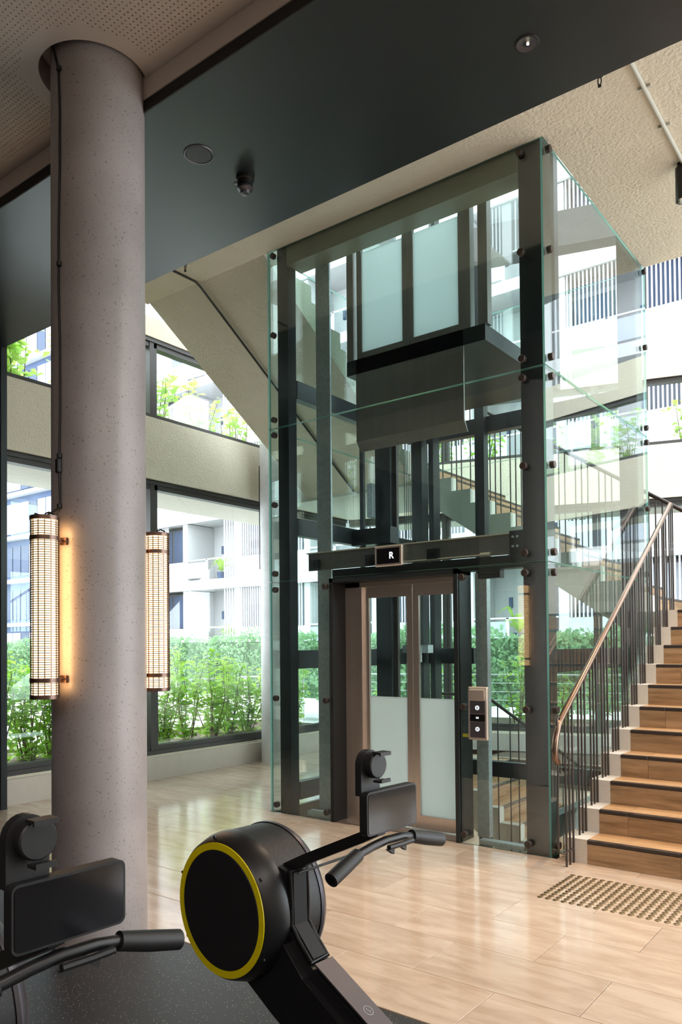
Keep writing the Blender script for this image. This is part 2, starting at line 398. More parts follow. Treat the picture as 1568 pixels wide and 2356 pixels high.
# ------------------------------------------------------------------ stairs
RIS, GO = 0.1645, 0.2465
def stair(name, x0, y0, z0, ang, n, w, near, label, joints=True, thick=0.2, tile=0.785, stuffy=False):
    """local: X across (0..w), Y up the flight. near = width of bare concrete kerb on the X=0 side"""
    t = thing(name, (x0, y0, z0), label, 'staircase', rz=ang, local=True)
    sgn = 1 if w > 0 else -1; W = abs(w)
    prof = [(0, 0)]
    for k in range(n): prof += [(k*GO, (k+1)*RIS), ((k+1)*GO, (k+1)*RIS)]
    L = n*GO
    kerb = [(p[0], p[1]) for p in prof]+[(L, n*RIS-thick-0.12), (0.30, -0.12-0.02), (0.0, -0.12)]
    core = [(p[0]+0.012, p[1]-0.014) for p in prof]+[(L+0.012, n*RIS-thick-0.12), (0.31, -0.14), (0.012, -0.12)]
    s1 = MB(); s1.prism(kerb, 'x', 0, sgn*near); part('stringer', s1, 'concg' if stuffy else 'conc', t)
    s2 = MB(); s2.prism(core, 'x', sgn*(near+0.001), sgn*W); part('stair_core', s2, 'concg', t)
    for k in range(n):
        ya, za = k*GO, (k+1)*RIS
        cuts = [near]; c = near+(0.60 if k % 2 == 0 else 0.20)
        while c < W-0.05: cuts.append(c); c += tile
        cuts.append(W)
        for q in range(len(cuts)-1):
            a, b_ = sgn*(cuts[q]+0.001), sgn*(cuts[q+1]-0.001); a, b_ = min(a, b_), max(a, b_)
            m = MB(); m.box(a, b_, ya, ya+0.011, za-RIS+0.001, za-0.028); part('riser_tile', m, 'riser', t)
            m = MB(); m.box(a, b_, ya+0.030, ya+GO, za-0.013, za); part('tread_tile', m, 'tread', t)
            m = MB(); m.pbox(a, b_, ya-0.004, ya+0.030, za-0.024, za+0.001, 0.004); part('nosing', m, 'rail', t, label='dark non-slip nosing' if k == 0 else None)
    return t
def bar_rail(name, loc, label, bars, hand, hr, ends=(), r=0.0075, handmat='hand', group=None):
    """bars: list of (x, y, z0, z1); hand: list of handrail polylines"""
    t = thing(name, loc, label, 'railing', group)
    me = MB().tube([(0, 0, 0), (0, 0, 1)], r, 8).mesh('baluster', 'rail', True)
    for (x, y, z0, z1) in bars: inst('baluster', me, (x, y, z0), t, scale=(1, 1, z1-z0))
    for h in hand: part('handrail', MB().tube(h, hr, 12), handmat, t, True)
    for h, rr in ends: part('looped_end_bar', MB().tube(h, rr, 8), 'rail', t, True)
    return t
# flight up on the right of the shaft (x from -2.03, rising along +y)
stair('staircase', -2.03, 5.205, 0, 0, 11, 2.0, 0.15, 'brown stone stair with dark nosings rising beside the glass lift shaft')
# its landing
m = MB(); m.box(-2.19, 0.2, 5.205+11*GO, 9.55, 11*RIS-0.22, 11*RIS-0.012); m.box(-2.19, 0.2, 5.205+11*GO, 9.55, 11*RIS-0.012, 11*RIS)
single('stair_landing', m, 'conc', 'pale concrete landing at the top of the right-hand stair flight', 'landing')
m = MB(); m.box(-2.15, 0.2, 9.40, 9.50, 11*RIS, 11*RIS+0.62); m.box(-2.17, 0.22, 9.38, 9.52, 11*RIS+0.62, 11*RIS+0.65)
single('parapet_wall', m, 'conc', 'low pale parapet at the back of the landing above the right-hand stair', 'wall')
RX = -1.97
def nose(y): return max(0.0, (y-5.205)/GO*RIS)
bars = []
for k in range(0, 12):
    for q in range(3):
        y = 5.065+GO*k+0.065*q
        zb_ = 0.0 if k == 0 else k*RIS
        bars.append((RX, y, zb_, 0.94+(y-4.95)*0.648))
hz = lambda y: 0.965+(y-4.95)*0.648
hand = [[(RX, 4.93, 0.72), (RX, 4.895, 0.745), (RX, 4.885, 0.80), (RX, 4.905, 0.88), (RX, 4.95, 0.955), (RX, 4.99, hz(4.99)), (RX, 7.84, hz(7.84))]]
loop = [(RX, 4.94, 0.72), (RX, 4.925, 0.45), (RX, 4.925, 0.16), (RX, 4.945, 0.12), (RX, 4.99, 0.105), (RX, 5.07, 0.10), (RX, 5.19, 0.10)]
loop2 = [(RX, 4.99, 0.985), (RX, 4.955, 1.02), (RX, 4.93, 0.99), (RX, 4.93, 0.93)]
bar_rail('stair_railing', (RX, 5.2, 0), 'bronze handrail on clusters of thin dark bars along the right-hand stair', bars, hand, 0.0215, [(loop, 0.007), (loop2, 0.007)])

# flight behind the shaft rising towards -x (local Y -> -x)
F2Z = 11*RIS
stair('staircase', -2.19, 7.93, F2Z, radians(90), 11, 1.45, 0.14, 'concrete stair flight rising to the left behind the glass lift shaft', stuffy=True)
F3Z = F2Z+11*RIS
bars = []
for k in range(0, 12):
    for q in range(3):
        x = -2.10-GO*(k)+0.02-0.065*q
        zb_ = F2Z+(k)*RIS
        bars.append((x, 7.98, zb_, 2.83+(-1.97-x)*0.655))
hand = [[(-1.70, 7.98, 2.66), (-1.97, 7.98, 2.835), (-4.92, 7.98, 2.835+2.95*0.655)]]
bar_rail('stair_railing', (-3.4, 7.98, F2Z), 'dark handrail and thin bars on the stair flight behind the shaft', bars, hand, 0.02, handmat='rail')
# second landing, top left corner behind the shaft
LZ = F3Z
m = MB(); m.box(-6.9, -2.19-11*GO-0.002, 7.80, 9.35, LZ-0.22, LZ)
single('stair_landing', m, 'concg', 'upper concrete landing in the far corner above the windows', 'landing')
# third flight: only its soffit shows, rising towards the camera (local Y -> -y)
yA = 7.80; n3 = 11; 
t3 = thing('staircase', (-5.68, 7.8, LZ), 'sloping cream underside of the flight left of the lift shaft', 'staircase')
prof = [(7.80, LZ-0.22), (7.82, 3.42)]
poly = [(5.216, 5.50), (5.216, 5.13), (7.82, 3.42), (7.98, 3.40), (7.98, LZ)]
for k in range(0, 11): poly += [(7.80-k*0.236, LZ+k*0.163), (7.80-k*0.236, LZ+(k+1)*0.163)]
m = MB(); m.prism(poly, 'x', -6.475, -4.84); part('flight_soffit', m, 'plaster', t3)
# flight down to the basement behind the shaft (local Y descends towards +x): built rising from below
n4 = 14
t4 = stair('staircase', -4.60+n4*GO, 7.95, -n4*RIS, radians(90), n4, 1.4, 0.12, 'travertine stair flight descending behind the shaft to the basement', stuffy=True)
bars = []
for k in range(0, 13):
    for q in range(2):
        x = -4.0+GO*k+0.06+0.1*q
        bars.append((x, 7.90, -(k+1)*RIS-0.53, 0.90-(x+3.96)*0.655))
bar_rail('stair_railing', (-3.2, 7.99, -1), 'dark railing beside the flight descending behind the shaft', bars, [[(-4.6, 7.90, 0.93), (-3.98, 7.90, 0.92), (-0.9, 7.90, 0.92-3.08*0.655)]], 0.018, handmat='rail')

# ------------------------------------------------------------------ upper slab and soffits
m = MB(); m.box(-6.5, 3.0, 3.83, 5.214, 5.118, 5.5); m.box(-2.133, 3.0, 5.214, 7.66, 5.118, 5.5)
struct('ceiling', m, 'plaster')
m = MB(); m.box(-7.3, 3.0, 2.60, 3.83, 4.33, 5.6)
struct('ceiling_dark', m, 'dark').name = 'ceiling'
m = MB(); m.box(-7.3, 3.0, 2.592, 2.600, 4.33, 4.392); struct('trim_shadow_gap', m, 'black')  # flat black strip standing in for the shade of the gap
m = MB(); m.box(-7.3, 3.0, 2.585, 2.60, 4.392, 4.6); struct('trim_3', m, 'gypsum')
# perforated ceiling with a round cut-out for the column
CX, CY, CR, EDGE, ZC = -3.46, 2.43, 0.275, 2.585, 4.5
P = 0.0258
def perf():
    v = []; f = []; mi = []
    nx0, nx1 = -86, 96; ny0, ny1 = -58, 6
    gx = [CX+P*i for i in range(nx0, nx1+1)]; gy = [CY+P*j for j in range(ny0, ny1+1)]
    idx = {}
    def gv(i, j):
        if (i, j) not in idx: idx[(i, j)] = len(v); v.append((CX+P*i, CY+P*j, ZC))
        return idx[(i, j)]
    H = 0.0048
    oc = [(cos(pi/8+k*pi/4)*H, sin(pi/8+k*pi/4)*H) for k in range(8)]
    sq = 11                       # half size of the square left open around the column, in cells
    for j in range(ny0, ny1):
        for i in range(nx0, nx1):
            if -sq <= i < sq and -sq <= j: continue
            cx, cy = CX+P*(i+.5), CY+P*(j+.5)
            a, b, c, d = gv(i, j), gv(i+1, j), gv(i+1, j+1), gv(i, j+1)
            near = (cx < 0.6 and cy > 0.95)
            if cy > 2.50 or (cx-CX)**2+(cy-CY)**2 < 0.36**2 or not near:
                f.append((a, b, c, d)); mi.append(0); continue
            base = len(v)
            for ox, oy in oc: v.append((cx+ox, cy+oy, ZC))
            for ox, oy in oc: v.append((cx+ox, cy+oy, ZC+0.012))
            o = [base+k for k in range(8)]
            # corners: d(-,+) ... octagon points start at 22.5 deg
            f += [(b, c, o[0], o[7]), (c, o[1], o[0]), (c, d, o[2], o[1]), (d, o[3], o[2]), (d, a, o[4], o[3]), (a, o[5], o[4]), (a, b, o[6], o[5]), (b, o[7], o[6])]
            mi += [0]*8
            f += [(o[k], o[(k+1) % 8], o[(k+1) % 8]+8, o[k]+8) for k in range(8)]; mi += [0]*8
            f.append(tuple(q+8 for q in o)); mi.append(1)
    # ring between the square and the circle, and the strip to the edge
    s = sq*P; ytop = EDGE-CY
    angs = sorted(set([round(2*pi*k/72, 6) for k in range(72)]+[math.atan2(ytop, s) % (2*pi), math.atan2(ytop, -s) % (2*pi), math.asin(ytop/CR) % (2*pi), (pi-math.asin(ytop/CR)) % (2*pi)]))
    def outer(a):
        c, d = cos(a), sin(a); t = 1e9
        if c > 1e-9: t = min(t, s/c)
        if c < -1e-9: t = min(t, -s/c)
        if d > 1e-9: t = min(t, ytop/d)
        if d < -1e-9: t = min(t, -s/d)
        return t
    for k in range(len(angs)):
        a, b = angs[k], angs[(k+1) % len(angs)]
        if sin(a)*CR > ytop+1e-6 or sin(b)*CR > ytop+1e-6: continue
        pa, pb = outer(a), outer(b); base = len(v)
        v += [(CX+CR*cos(a), CY+CR*sin(a), ZC), (CX+CR*cos(b), CY+CR*sin(b), ZC), (CX+pb*cos(b), CY+pb*sin(b), ZC), (CX+pa*cos(a), CY+pa*sin(a), ZC),
              (CX+CR*cos(a), CY+CR*sin(a), ZC+0.14), (CX+CR*cos(b), CY+CR*sin(b), ZC+0.14)]
        f += [(base, base+1, base+2, base+3), (base, base+4, base+5, base+1)]; mi += [0, 0]
    me = bpy.data.meshes.new('ceiling'); me.from_pydata(v, [], f); me.materials.append(X['gypsum']); me.materials.append(X['black'])
    me.polygons.foreach_set('material_index', mi); me.update()
    o = bpy.data.objects.new('ceiling', me); COL.objects.link(o); o['kind'] = 'structure'
    return o
perf()
m = MB(); m.box(-7.4, 3.0, -4.0, 2.585, 4.64, 4.7); m.box(-7.4, 3.0, -4.0, 0.94, 4.5, 4.64); struct('trim_4', m, 'gypsum')
# walls out of view that close the gym behind the camera
m = MB(); m.box(-9.0, 3.2, -4.2, -4.0, 0, 4.7); struct('wall_back', m, 'gypsum')
m = MB(); m.box(3.0, 3.2, -4.0, 3.2, 0, 8.2); m.box(3.0, 3.2, 3.2, 12.6, 0, 0.27); m.box(3.0, 3.2, 3.2, 12.6, 3.42, 4.14); m.box(3.0, 3.2, 3.2, 12.6, 5.03, 5.55)
for yy in (3.2, 6.4, 9.6): m.box(3.0, 3.2, yy, yy+0.18, 0.27, 5.6)
struct('wall_right', m, 'wall')
m = MB(); m.box(-9.0, 3.0, -4.0, -2.5, -0.05, 0.0); struct('floor_gym', m, 'mat').name = 'floor'
m = MB(); m.box(-7.6, -7.4, -4.0, 3.79, 0, 4.7); struct('wall_gym', m, 'dark').name = 'wall_left'
# dark return wall at the left edge of the picture
m = MB(); m.box(-7.6, -6.87, 3.80, 3.86, 0, 5.6); struct('trim_5', m, 'dark')
# upper storey enclosure
m = MB(); m.box(-6.5, 3.0, 3.83, 3.95, 5.5, 8.2); struct('wall_upper', m, 'wall')
m = MB(); m.box(-7.3, 3.2, 3.7, 6.6, 8.2, 8.35); struct('ceiling_top', m, 'plaster').name = 'ceiling'

# ------------------------------------------------------------------ window walls
bands = [(0.0, 0.27), (3.42, 4.14), (5.07, 5.30)]
def wall_run(side, P0, P1, inward, bands, mull, winno, depth=0.22):
    """P0->P1 along the wall at its inner face, inward = unit normal to the room"""
    P0, P1, inward = Vector(P0), Vector(P1), Vector(inward); d = (P1-P0); Ln = d.length; d.normalize()
    def slab(mb, s0, s1, n0, n1, z0, z1):
        q = [P0+d*s0+inward*n0, P0+d*s1+inward*n0, P0+d*s1+inward*n1, P0+d*s0+inward*n1]
        mb.add([(p.x, p.y, z0) for p in q]+[(p.x, p.y, z1) for p in q], [(0, 3, 2, 1), (4, 5, 6, 7), (0, 1, 5, 4), (1, 2, 6, 5), (2, 3, 7, 6), (3, 0, 4, 7)])
        return mb
    m = MB()
    for (z0, z1) in bands: slab(m, 0, Ln, 0, -depth, z0, z1)
    slab(m, 0, Ln, 0.03, -depth, 3.42, 3.455)
    wobj = struct('wall_'+side, m, 'wall')
    m = MB(); slab(m, 0, Ln, 0.045, 0.0, 0.0, 0.245); 
    struct('baseboard_'+side, m, 'conc')
    openings = [(0.27, 3.42), (4.14, 5.07)]
    for oi_, (z0, z1) in enumerate(openings):
        w_ = thing('window_%d' % (winno+oi_), (P0.x, P0.y, z0), None, None); w_['kind'] = 'structure'
        fb = 0.10 if z0 < 1 else 0.05
        m = MB(); slab(m, 0, Ln, -0.05, -0.15, z0, z0+fb); slab(m, 0, Ln, -0.045, -0.15, z1-0.10, z1); slab(m, 0, Ln, -0.02, -0.05, z1-0.045, z1)
        slab(m, 0, Ln, -0.02, -0.05, z0, z0+0.045)
        part('frame', m, 'frame', w_)
        cuts = [0.0]+list(mull)+[Ln]
        for s in mull:
            m = MB(); slab(m, s-0.05, s+0.012, -0.035, -0.15, z0+0.04, z1-0.04); slab(m, s+0.02, s+0.06, -0.045, -0.15, z0+0.04, z1-0.04)
            part('mullion', m, 'frame', w_)
        for a, b_ in zip(cuts[:-1], cuts[1:]):
            m = MB(); slab(m, a+0.06, b_-0.05, -0.10, -0.108, z0+fb, z1-0.09)
            part('glass_pane', m, 'wglass', w_)
    return slab
AX = -7.05
CORN = (AX, 9.46, 0)
ang = 0.285
DW = (cos(ang), sin(ang), 0)
E2 = (AX+9.5*cos(ang), 9.46+9.5*sin(ang), 0)
wall_run('left', (AX, 3.86, 0), (AX, 9.46, 0), (1, 0, 0), bands, [1.90, 4.1], 1)
wall_run('back_angled', CORN, E2, (sin(ang), -cos(ang), 0), bands[:2]+[(5.03, 5.55)], [1.5, 3.6, 5.8, 7.6], 3)
# lintel over the left wall window towards the gym, upper floors glazing bars
m = MB(); m.box(-7.27, -7.05, 3.86, 9.46, 7.9, 8.2); struct('trim_6', m, 'wall')
m = MB()
for z0_ in (7.05,):
    q_ = [Vector(CORN)+Vector((sin(ang), -cos(ang), 0))*n0+Vector(DW)*s0 for s0, n0 in ((0.3, -0.02), (9.4, -0.02), (9.4, -0.3), (0.3, -0.3))]
    m.prism([(p.x, p.y) for p in q_], 'z', z0_, z0_+0.5)
struct('trim_7', m, 'frame')
# outside planter slabs (their undersides show above the lower windows)
m = MB(); m.box(-8.45, -7.28, 3.87, 9.2, 3.42, 3.62); m.box(-8.45, -8.37, 3.87, 9.2, 3.62, 4.05)
m.box(-8.37, -7.28, 3.87, 9.2, 3.62, 4.0, 1)
single('upper_planter', m, ['conc', 'soil'], 'concrete planter ledge outside the upper left windows', 'planter')
m = MB()
n_ = Vector((-sin(ang), cos(ang), 0)); d_ = Vector(DW); c_ = Vector(CORN)
def quad_box(m, s0, s1, n0, n1, z0, z1, mi=0):
    q = [c_+d_*s0+n_*n0, c_+d_*s1+n_*n0, c_+d_*s1+n_*n1, c_+d_*s0+n_*n1]
    m.add([(p.x, p.y, z0) for p in q]+[(p.x, p.y, z1) for p in q], [(0, 3, 2, 1), (4, 5, 6, 7), (0, 1, 5, 4), (1, 2, 6, 5), (2, 3, 7, 6), (3, 0, 4, 7)], mi)
quad_box(m, 0.15, 9.5, 0.25, 1.35, 3.42, 3.62); quad_box(m, 0.15, 9.5, 1.28, 1.35, 3.62, 4.05); quad_box(m, 0.15, 9.5, 0.25, 1.28, 3.62, 4.0, 1)
single('upper_planter', m, ['conc', 'soil'], 'concrete planter ledge outside the upper rear windows', 'planter')
m = MB(); m.box(-8.45, -7.28, 3.87, 9.3, -0.3, 0.30, 1); m.box(-8.53, -8.45, 3.87, 9.3, -0.3, 0.34)
single('ground_planter', m, ['conc', 'soil'], 'soil bed outside the lower left windows', 'planter')
m = MB(); quad_box(m, 0.15, 9.5, 0.25, 1.3, -0.3, 0.30, 1); quad_box(m, 0.15, 9.5, 1.3, 1.38, -0.3, 0.34)
single('ground_planter', m, ['conc', 'soil'], 'soil bed outside the lower rear windows', 'planter')

# white round column in the corner by the left windows
m = MB(); m.lathe([(0.24, 0), (0.24, 8.2)], (-6.72, 7.5, 0), n=48)
cw = single('round_column', m, 'colw', 'slim light grey concrete column beside the left windows, behind the shaft', 'column', smooth=True)
m = MB(); m.tube([(-6.905, 7.335, 3.85), (-6.905, 7.335, 2.6), (-6.90, 7.33, 2.55), (-6.88, 7.31, 2.5)], 0.006, 6)
single('cable', m, 'black', 'black cable down the light grey column near the left windows', 'cable', smooth=True)

# ------------------------------------------------------------------ main column
KX, KY, KR = -3.443, 2.443, 0.237
m = MB(); m.lathe([(KR, 0), (KR, 2.2), (KR, 4.9)], (KX, KY, 0), n=96)
single('round_column', m, 'col', 'large round speckled concrete column at the left carrying two lit tube lamps', 'column', smooth=True)
def colpt(a, z, r=KR+0.006): return (KX+r*cos(a), KY+r*sin(a), z)
# angle on the column (world) where the cable runs: left of the side facing the camera
A0 = radians(-112.0)
def vis(dpx):     # column angle from a horizontal offset in radii (-1..1), seen from the camera
    tocam = math.atan2(-KY, -KX); return tocam-math.acos(max(-1, min(1, 0)))*0+math.asin(dpx)
AC = math.atan2(-KY, -KX)+math.asin(-0.79)
pts = [(KX+0.262*cos(AC-0.25), KY+0.262*sin(AC-0.25), 4.62), colpt(AC-0.12, 4.50), colpt(AC, 4.41)]
for z in (4.2, 3.9, 3.6, 3.3, 3.0, 2.7, 2.52): pts.append(colpt(AC+0.02+0.03*sin(z*5), z))
pts += [colpt(AC+0.05, 2.35, KR+0.012), colpt(AC+0.06, 2.26, KR+0.012), colpt(AC+0.04, 2.20), (KX-0.02, KY-0.30, 2.15), (KX-0.01, KY-0.36, 2.155)]
cb = thing('power_cable', (KX, KY-KR, 2.2), 'black lamp cable tied down the left side of the speckled column', 'cable')
part('cable', MB().tube(pts, 0.0055, 6), 'bk2', cb, True)
m = MB(); p = colpt(AC+0.03, 2.40, KR+0.014); m.pbox(p[0]-0.014, p[0]+0.014, p[1]-0.012, p[1]+0.012, 2.37, 2.44, 0.004); part('inline_switch', m, 'bk2', cb)
for z in (4.41, 3.42, 2.455, 2.205):
    p = colpt(AC+0.03, z, KR+0.008); m = MB(); m.lathe([(0.004, -0.014), (0.013, -0.01), (0.013, 0.01), (0.004, 0.014)], p, 'z', 10, caps=True); part('cable_tie', m, 'bk2', cb)

# tube lamps
def lamp(loc, facing, label, r=0.066, H=0.865):
    t = thing('wall_lamp', loc, label, 'lamp', 'tube lamps on the column'); x, y, z = loc
    part('light_tube', MB().lathe([(0.0, z+0.01), (r-0.009, z+0.01), (r-0.009, z+H-0.01), (0, z+H-0.01)], (x, y, 0), n=32), 'lamp', t, True)
    g = MB(); nr = 74
    for k in range(nr):
        zz = z+0.02+(H-0.04)*(k+0.5)/nr
        g.lathe([(r-0.0075, zz-0.0019), (r, zz-0.0019), (r, zz+0.0019), (r-0.0075, zz+0.0019)], (x, y, 0), n=28)
    part('louvre_rings', g, 'bronze', t, kind='stuff')
    me = MB().box(-0.0022, 0.0022, r-0.002, r+0.0015, 0, H-0.03).mesh('cage_rod', 'bronze')
    for k in range(14):
        inst('cage_rod', me, (x, y, z+0.015), t, rz=2*pi*k/14+0.1)
    for z0, z1 in ((z-0.004, z+0.016), (z+H-0.014, z+H+0.006)):
        part('end_cap', MB().lathe([(0, z0), (r+0.003, z0), (r+0.003, z1), (0, z1)], (x, y, 0), n=32), 'bronze', t, True)
    for zz in (z+0.085, z+H-0.10):
        bnd = part('strap', MB().lathe([(r+0.0005, zz-0.011), (r+0.0035, zz-0.011), (r+0.0035, zz+0.011), (r+0.0005, zz+0.011)], (x, y, 0), n=32), 'bronze', t, True)
        d = Vector((facing[0], facing[1], 0)).normalized(); a = Vector((x, y, zz)); e = a+d*(math.hypot(KX-x, KY-y)-KR)
        part('bracket', MB().tube([a+d*(r), e], 0.009, 8), 'bronze', bnd)
        side = Vector((-d.y, d.x, 0))
        b1 = MB(); c = e-d*0.006
        q = [c+side*0.02+d*0.006, c-side*0.02+d*0.006, c-side*0.02-d*0.008, c+side*0.02-d*0.008]
        b1.add([(p.x, p.y, zz-0.018) for p in q]+[(p.x, p.y, zz+0.018) for p in q], [(0, 3, 2, 1), (4, 5, 6, 7), (0, 1, 5, 4), (1, 2, 6, 5), (2, 3, 7, 6), (3, 0, 4, 7)])
        part('bracket_foot', b1, 'bronze', bnd)
    dd = Vector((facing[0], facing[1], 0)).normalized()
    lo = area('tube_glow', (x+dd.x*(r+0.012), y+dd.y*(r+0.012), z+H/2), 0.03, H-0.08, 0.9, (1.0, 0.52, 0.20))
    lo.rotation_euler = Vector((-dd.x, -dd.y, 0)).to_track_quat('Z', 'Y').to_euler()
    part('lamp_cord', MB().tube([(x, y, z+H), (x+0.005, y, z+H+0.02), (x+0.02, y+0.01, z+H+0.026), (x+0.035, y+0.02, z+H+0.018), (x+0.045, y+0.03, z+H)], 0.004, 6), 'bk2', t, True)
    return t
lamp((-3.373, 2.086, 1.262), (-0.2, 1), 'lit tube lamp in a bronze grid cage on the window-facing left of the column')
lamp((-3.407, 2.791, 1.262), (-0.1, -1), 'lit tube lamp partly hidden on the right behind the speckled column')

# ------------------------------------------------------------------ glass lift shaft
GX0, GX1, GY0, GY1 = -4.79, -2.135, 5.215, 7.70
sh = thing('elevator_shaft', (-3.46, 6.46, 0), 'glass lift shaft with dark steel posts rising through the lobby', 'elevator')
T = 0.016
def pane(x0, x1, y0, y1, z0, z1): return part('glass_panel', glass_slab(x0, x1, y0, y1, z0, z1), ['glass', 'gedge'], sh)
rows = [(0.0, 2.080), (2.088, 3.480), (3.488, 5.118)]
pane(GX0, -4.09, GY0, GY0+T, *rows[0]); pane(-2.85, GX1-T, GY0, GY0+T, *rows[0])
for z in rows[1:]: pane(GX0, GX1-T, GY0, GY0+T, *z)
for z in rows:
    pane(GX1-T, GX1, GY0, GY1, *z); pane(GX0-0.002, GX0+T-0.002, GY0+T+0.004, GY1, *z); 
    pane(GX0+T, GX1-T-0.002, GY1-T, GY1, *z)
zlo, zhi = -3.3, 5.6
for (a, b_, c, d) in ((-4.70, -4.575, 5.25, 5.36), (-2.335, -2.165, 5.25, 5.43), (-4.70, -4.56, 7.52, 7.66), (-2.335, -2.165, 7.48, 7.66)):
    part('post', MB().box(a, b_, c, d, zlo, zhi), 'steel', sh)
for z0, z1 in ((3.79, 3.96), (2.52, 2.68), (1.29, 1.46), (0.09, 0.25)):
    part('beam', MB().box(-4.70, -4.62, 5.43, 7.48, z0, z1), 'steel', sh)
for z0, z1 in ((1.29, 1.46), (0.09, 0.25)):
    part('beam', MB().box(-2.25, -2.17, 5.43, 7.48, z0, z1), 'steel', sh)
part('beam', MB().box(-4.52, -2.335, 7.56, 7.66, 0.09, 0.25), 'steel', sh)
part('beam', MB().box(-4.52, -3.95, 7.56, 7.66, 1.29, 1.46), 'steel', sh)
part('beam', MB().box(-4.52, -2.335, 7.56, 7.66, 3.79, 3.96), 'steel', sh)
part('head_beam', MB().box(-4.575, -2.335, 5.238, 5.44, 4.95, 5.118), 'olive', sh)
part('head_cap', MB().box(-4.575, -2.335, 5.216, 5.44, 5.121, 5.5), 'olive', sh)
# standoff fixings
fx = MB().lathe([(0, -0.034), (0.024, -0.034), (0.027, -0.030), (0.027, 0.0), (0.0, 0.0)], axis='y', n=20).mesh('glass_fixing', 'rail', True)
Zs = (0.075, 1.03, 2.01, 2.155, 2.78, 3.415, 3.555, 4.33, 5.06)
for z in Zs:
    inst('glass_fixing', fx, (-4.705, GY0, z), sh); inst('glass_fixing', fx, (-2.30, GY0, z), sh)
    inst('glass_fixing', fx, (GX1, 5.29, z), sh, rz=radians(90)); inst('glass_fixing', fx, (GX1, 7.62, z), sh, rz=radians(90))
for z in (0.075, 1.03, 2.01): inst('glass_fixing', fx, (-4.13, GY0, z), sh); inst('glass_fixing', fx, (-2.81, GY0, z), sh)
# galvanised channel and guide rails
g = MB().box(-4.43, -4.27, 5.47, 5.49, zlo, 5.5); g.box(-4.43, -4.42, 5.49, 5.6, zlo, 5.5)
part('galvanised_channel', g, 'galv', sh)
g = MB().box(-2.84, -2.74, 5.47, 5.53, 0, 2.06); part('galvanised_channel', g, 'galv', sh)
part('guide_rail', MB().box(-4.40, -4.22, 6.36, 6.50, zlo, 5.6), 'steel', sh)
part('guide_rail', MB().box(-4.22, -4.18, 6.41, 6.45, zlo, 5.6), 'frame', sh)
part('guide_rail', MB().box(-4.34, -4.28, 7.30, 7.44, zlo, 5.6), 'steel', sh)
part('guide_rail', MB().box(-3.88, -3.77, 7.50, 7.60, zlo, 5.6), 'steel', sh)
part('guide_rail', MB().box(-4.62, -4.58, 6.4, 6.44, zlo, 5.6), 'steel', sh)
rp = MB()
for k in range(5): rp.tube([(-4.30+0.022*k, 6.75, zlo), (-4.30+0.022*k, 6.75, 5.6)], 0.004, 6)
part('hoist_ropes', rp, 'steel', sh)
g = MB().box(-4.46, -4.40, 6.30, 6.42, 2.78, 3.12)
for k in range(6): g.lathe([(0, -0.01), (0.008, -0.01), (0.008, 0), (0, 0)], (-4.43, 6.30, 2.83+0.05*k), 'y', 8)
part('rail_clamp', g, 'galv', sh)
part('rail_clamp', MB().box(-4.62, -4.15, 6.25, 6.40, 2.50, 2.66), 'steel', sh)
part('rail_clamp', MB().box(-4.25, -3.95, 6.6, 6.7, 1.42, 1.50), 'galv', sh)
part('rail_clamp', MB().box(-4.12, -4.02, 6.5, 6.6, 1.33, 1.48), 'galv', sh)
# ventilation unit high on the left
g = MB().box(-4.60, -4.30, 6.3, 6.7, 5.05, 5.5)
for k in range(6): g.box(-4.64, -4.60, 6.3, 6.45, 5.10+0.05*k, 5.125+0.05*k)
part('vent_box', g, 'galv', sh)
# door operator header
g = MB().box(-4.42, -2.345, 5.33, 5.35, 2.17, 2.32); part('header_channel', g, 'inox2', sh, label='reflective metal header channel above the doors')
g = MB().box(-4.42, -2.345, 5.30, 5.35, 2.318, 2.328); part('header_lip', g, 'cabw', sh)
g = MB().box(-4.09, -2.335, 5.25, 5.37, 2.06, 2.155); part('beam', g, 'steel', sh)
g = MB().tube([(-3.45, 5.30, 2.175), (-2.62, 5.30, 2.175)], 0.008, 8); g.tube([(-2.70, 5.30, 2.175), (-2.62, 5.30, 2.175)], 0.02, 12); part('conduit', g, 'cabw', sh, True)
for xx in (-4.33, -3.72, -3.12):
    g = MB().box(xx-0.05, xx+0.05, 5.29, 5.33, 2.18, 2.26); g.lathe([(0, -0.012), (0.012, -0.012), (0.012, 0), (0, 0)], (xx, 5.29, 2.22), 'y', 6); part('hanger_bracket', g, 'steel', sh)
g = MB().box(-2.70, -2.52, 5.25, 5.32, 1.995, 2.06); g.tube([(-2.66, 5.245, 2.03), (-2.56, 5.245, 2.03)], 0.006, 6); part('closer_box', g, 'steel', sh)
for zz in (2.215, 2.285):
    for xx in (-2.41, -2.375): part('bolt', MB().lathe([(0, -0.01), (0.010, -0.01), (0.010, 0), (0, 0)], (xx, 5.245, zz), 'y', 6), 'galv', sh)
part('connection_plate', MB().box(-2.44, -2.335, 5.245, 5.27, 2.155, 2.33), 'steel', sh)
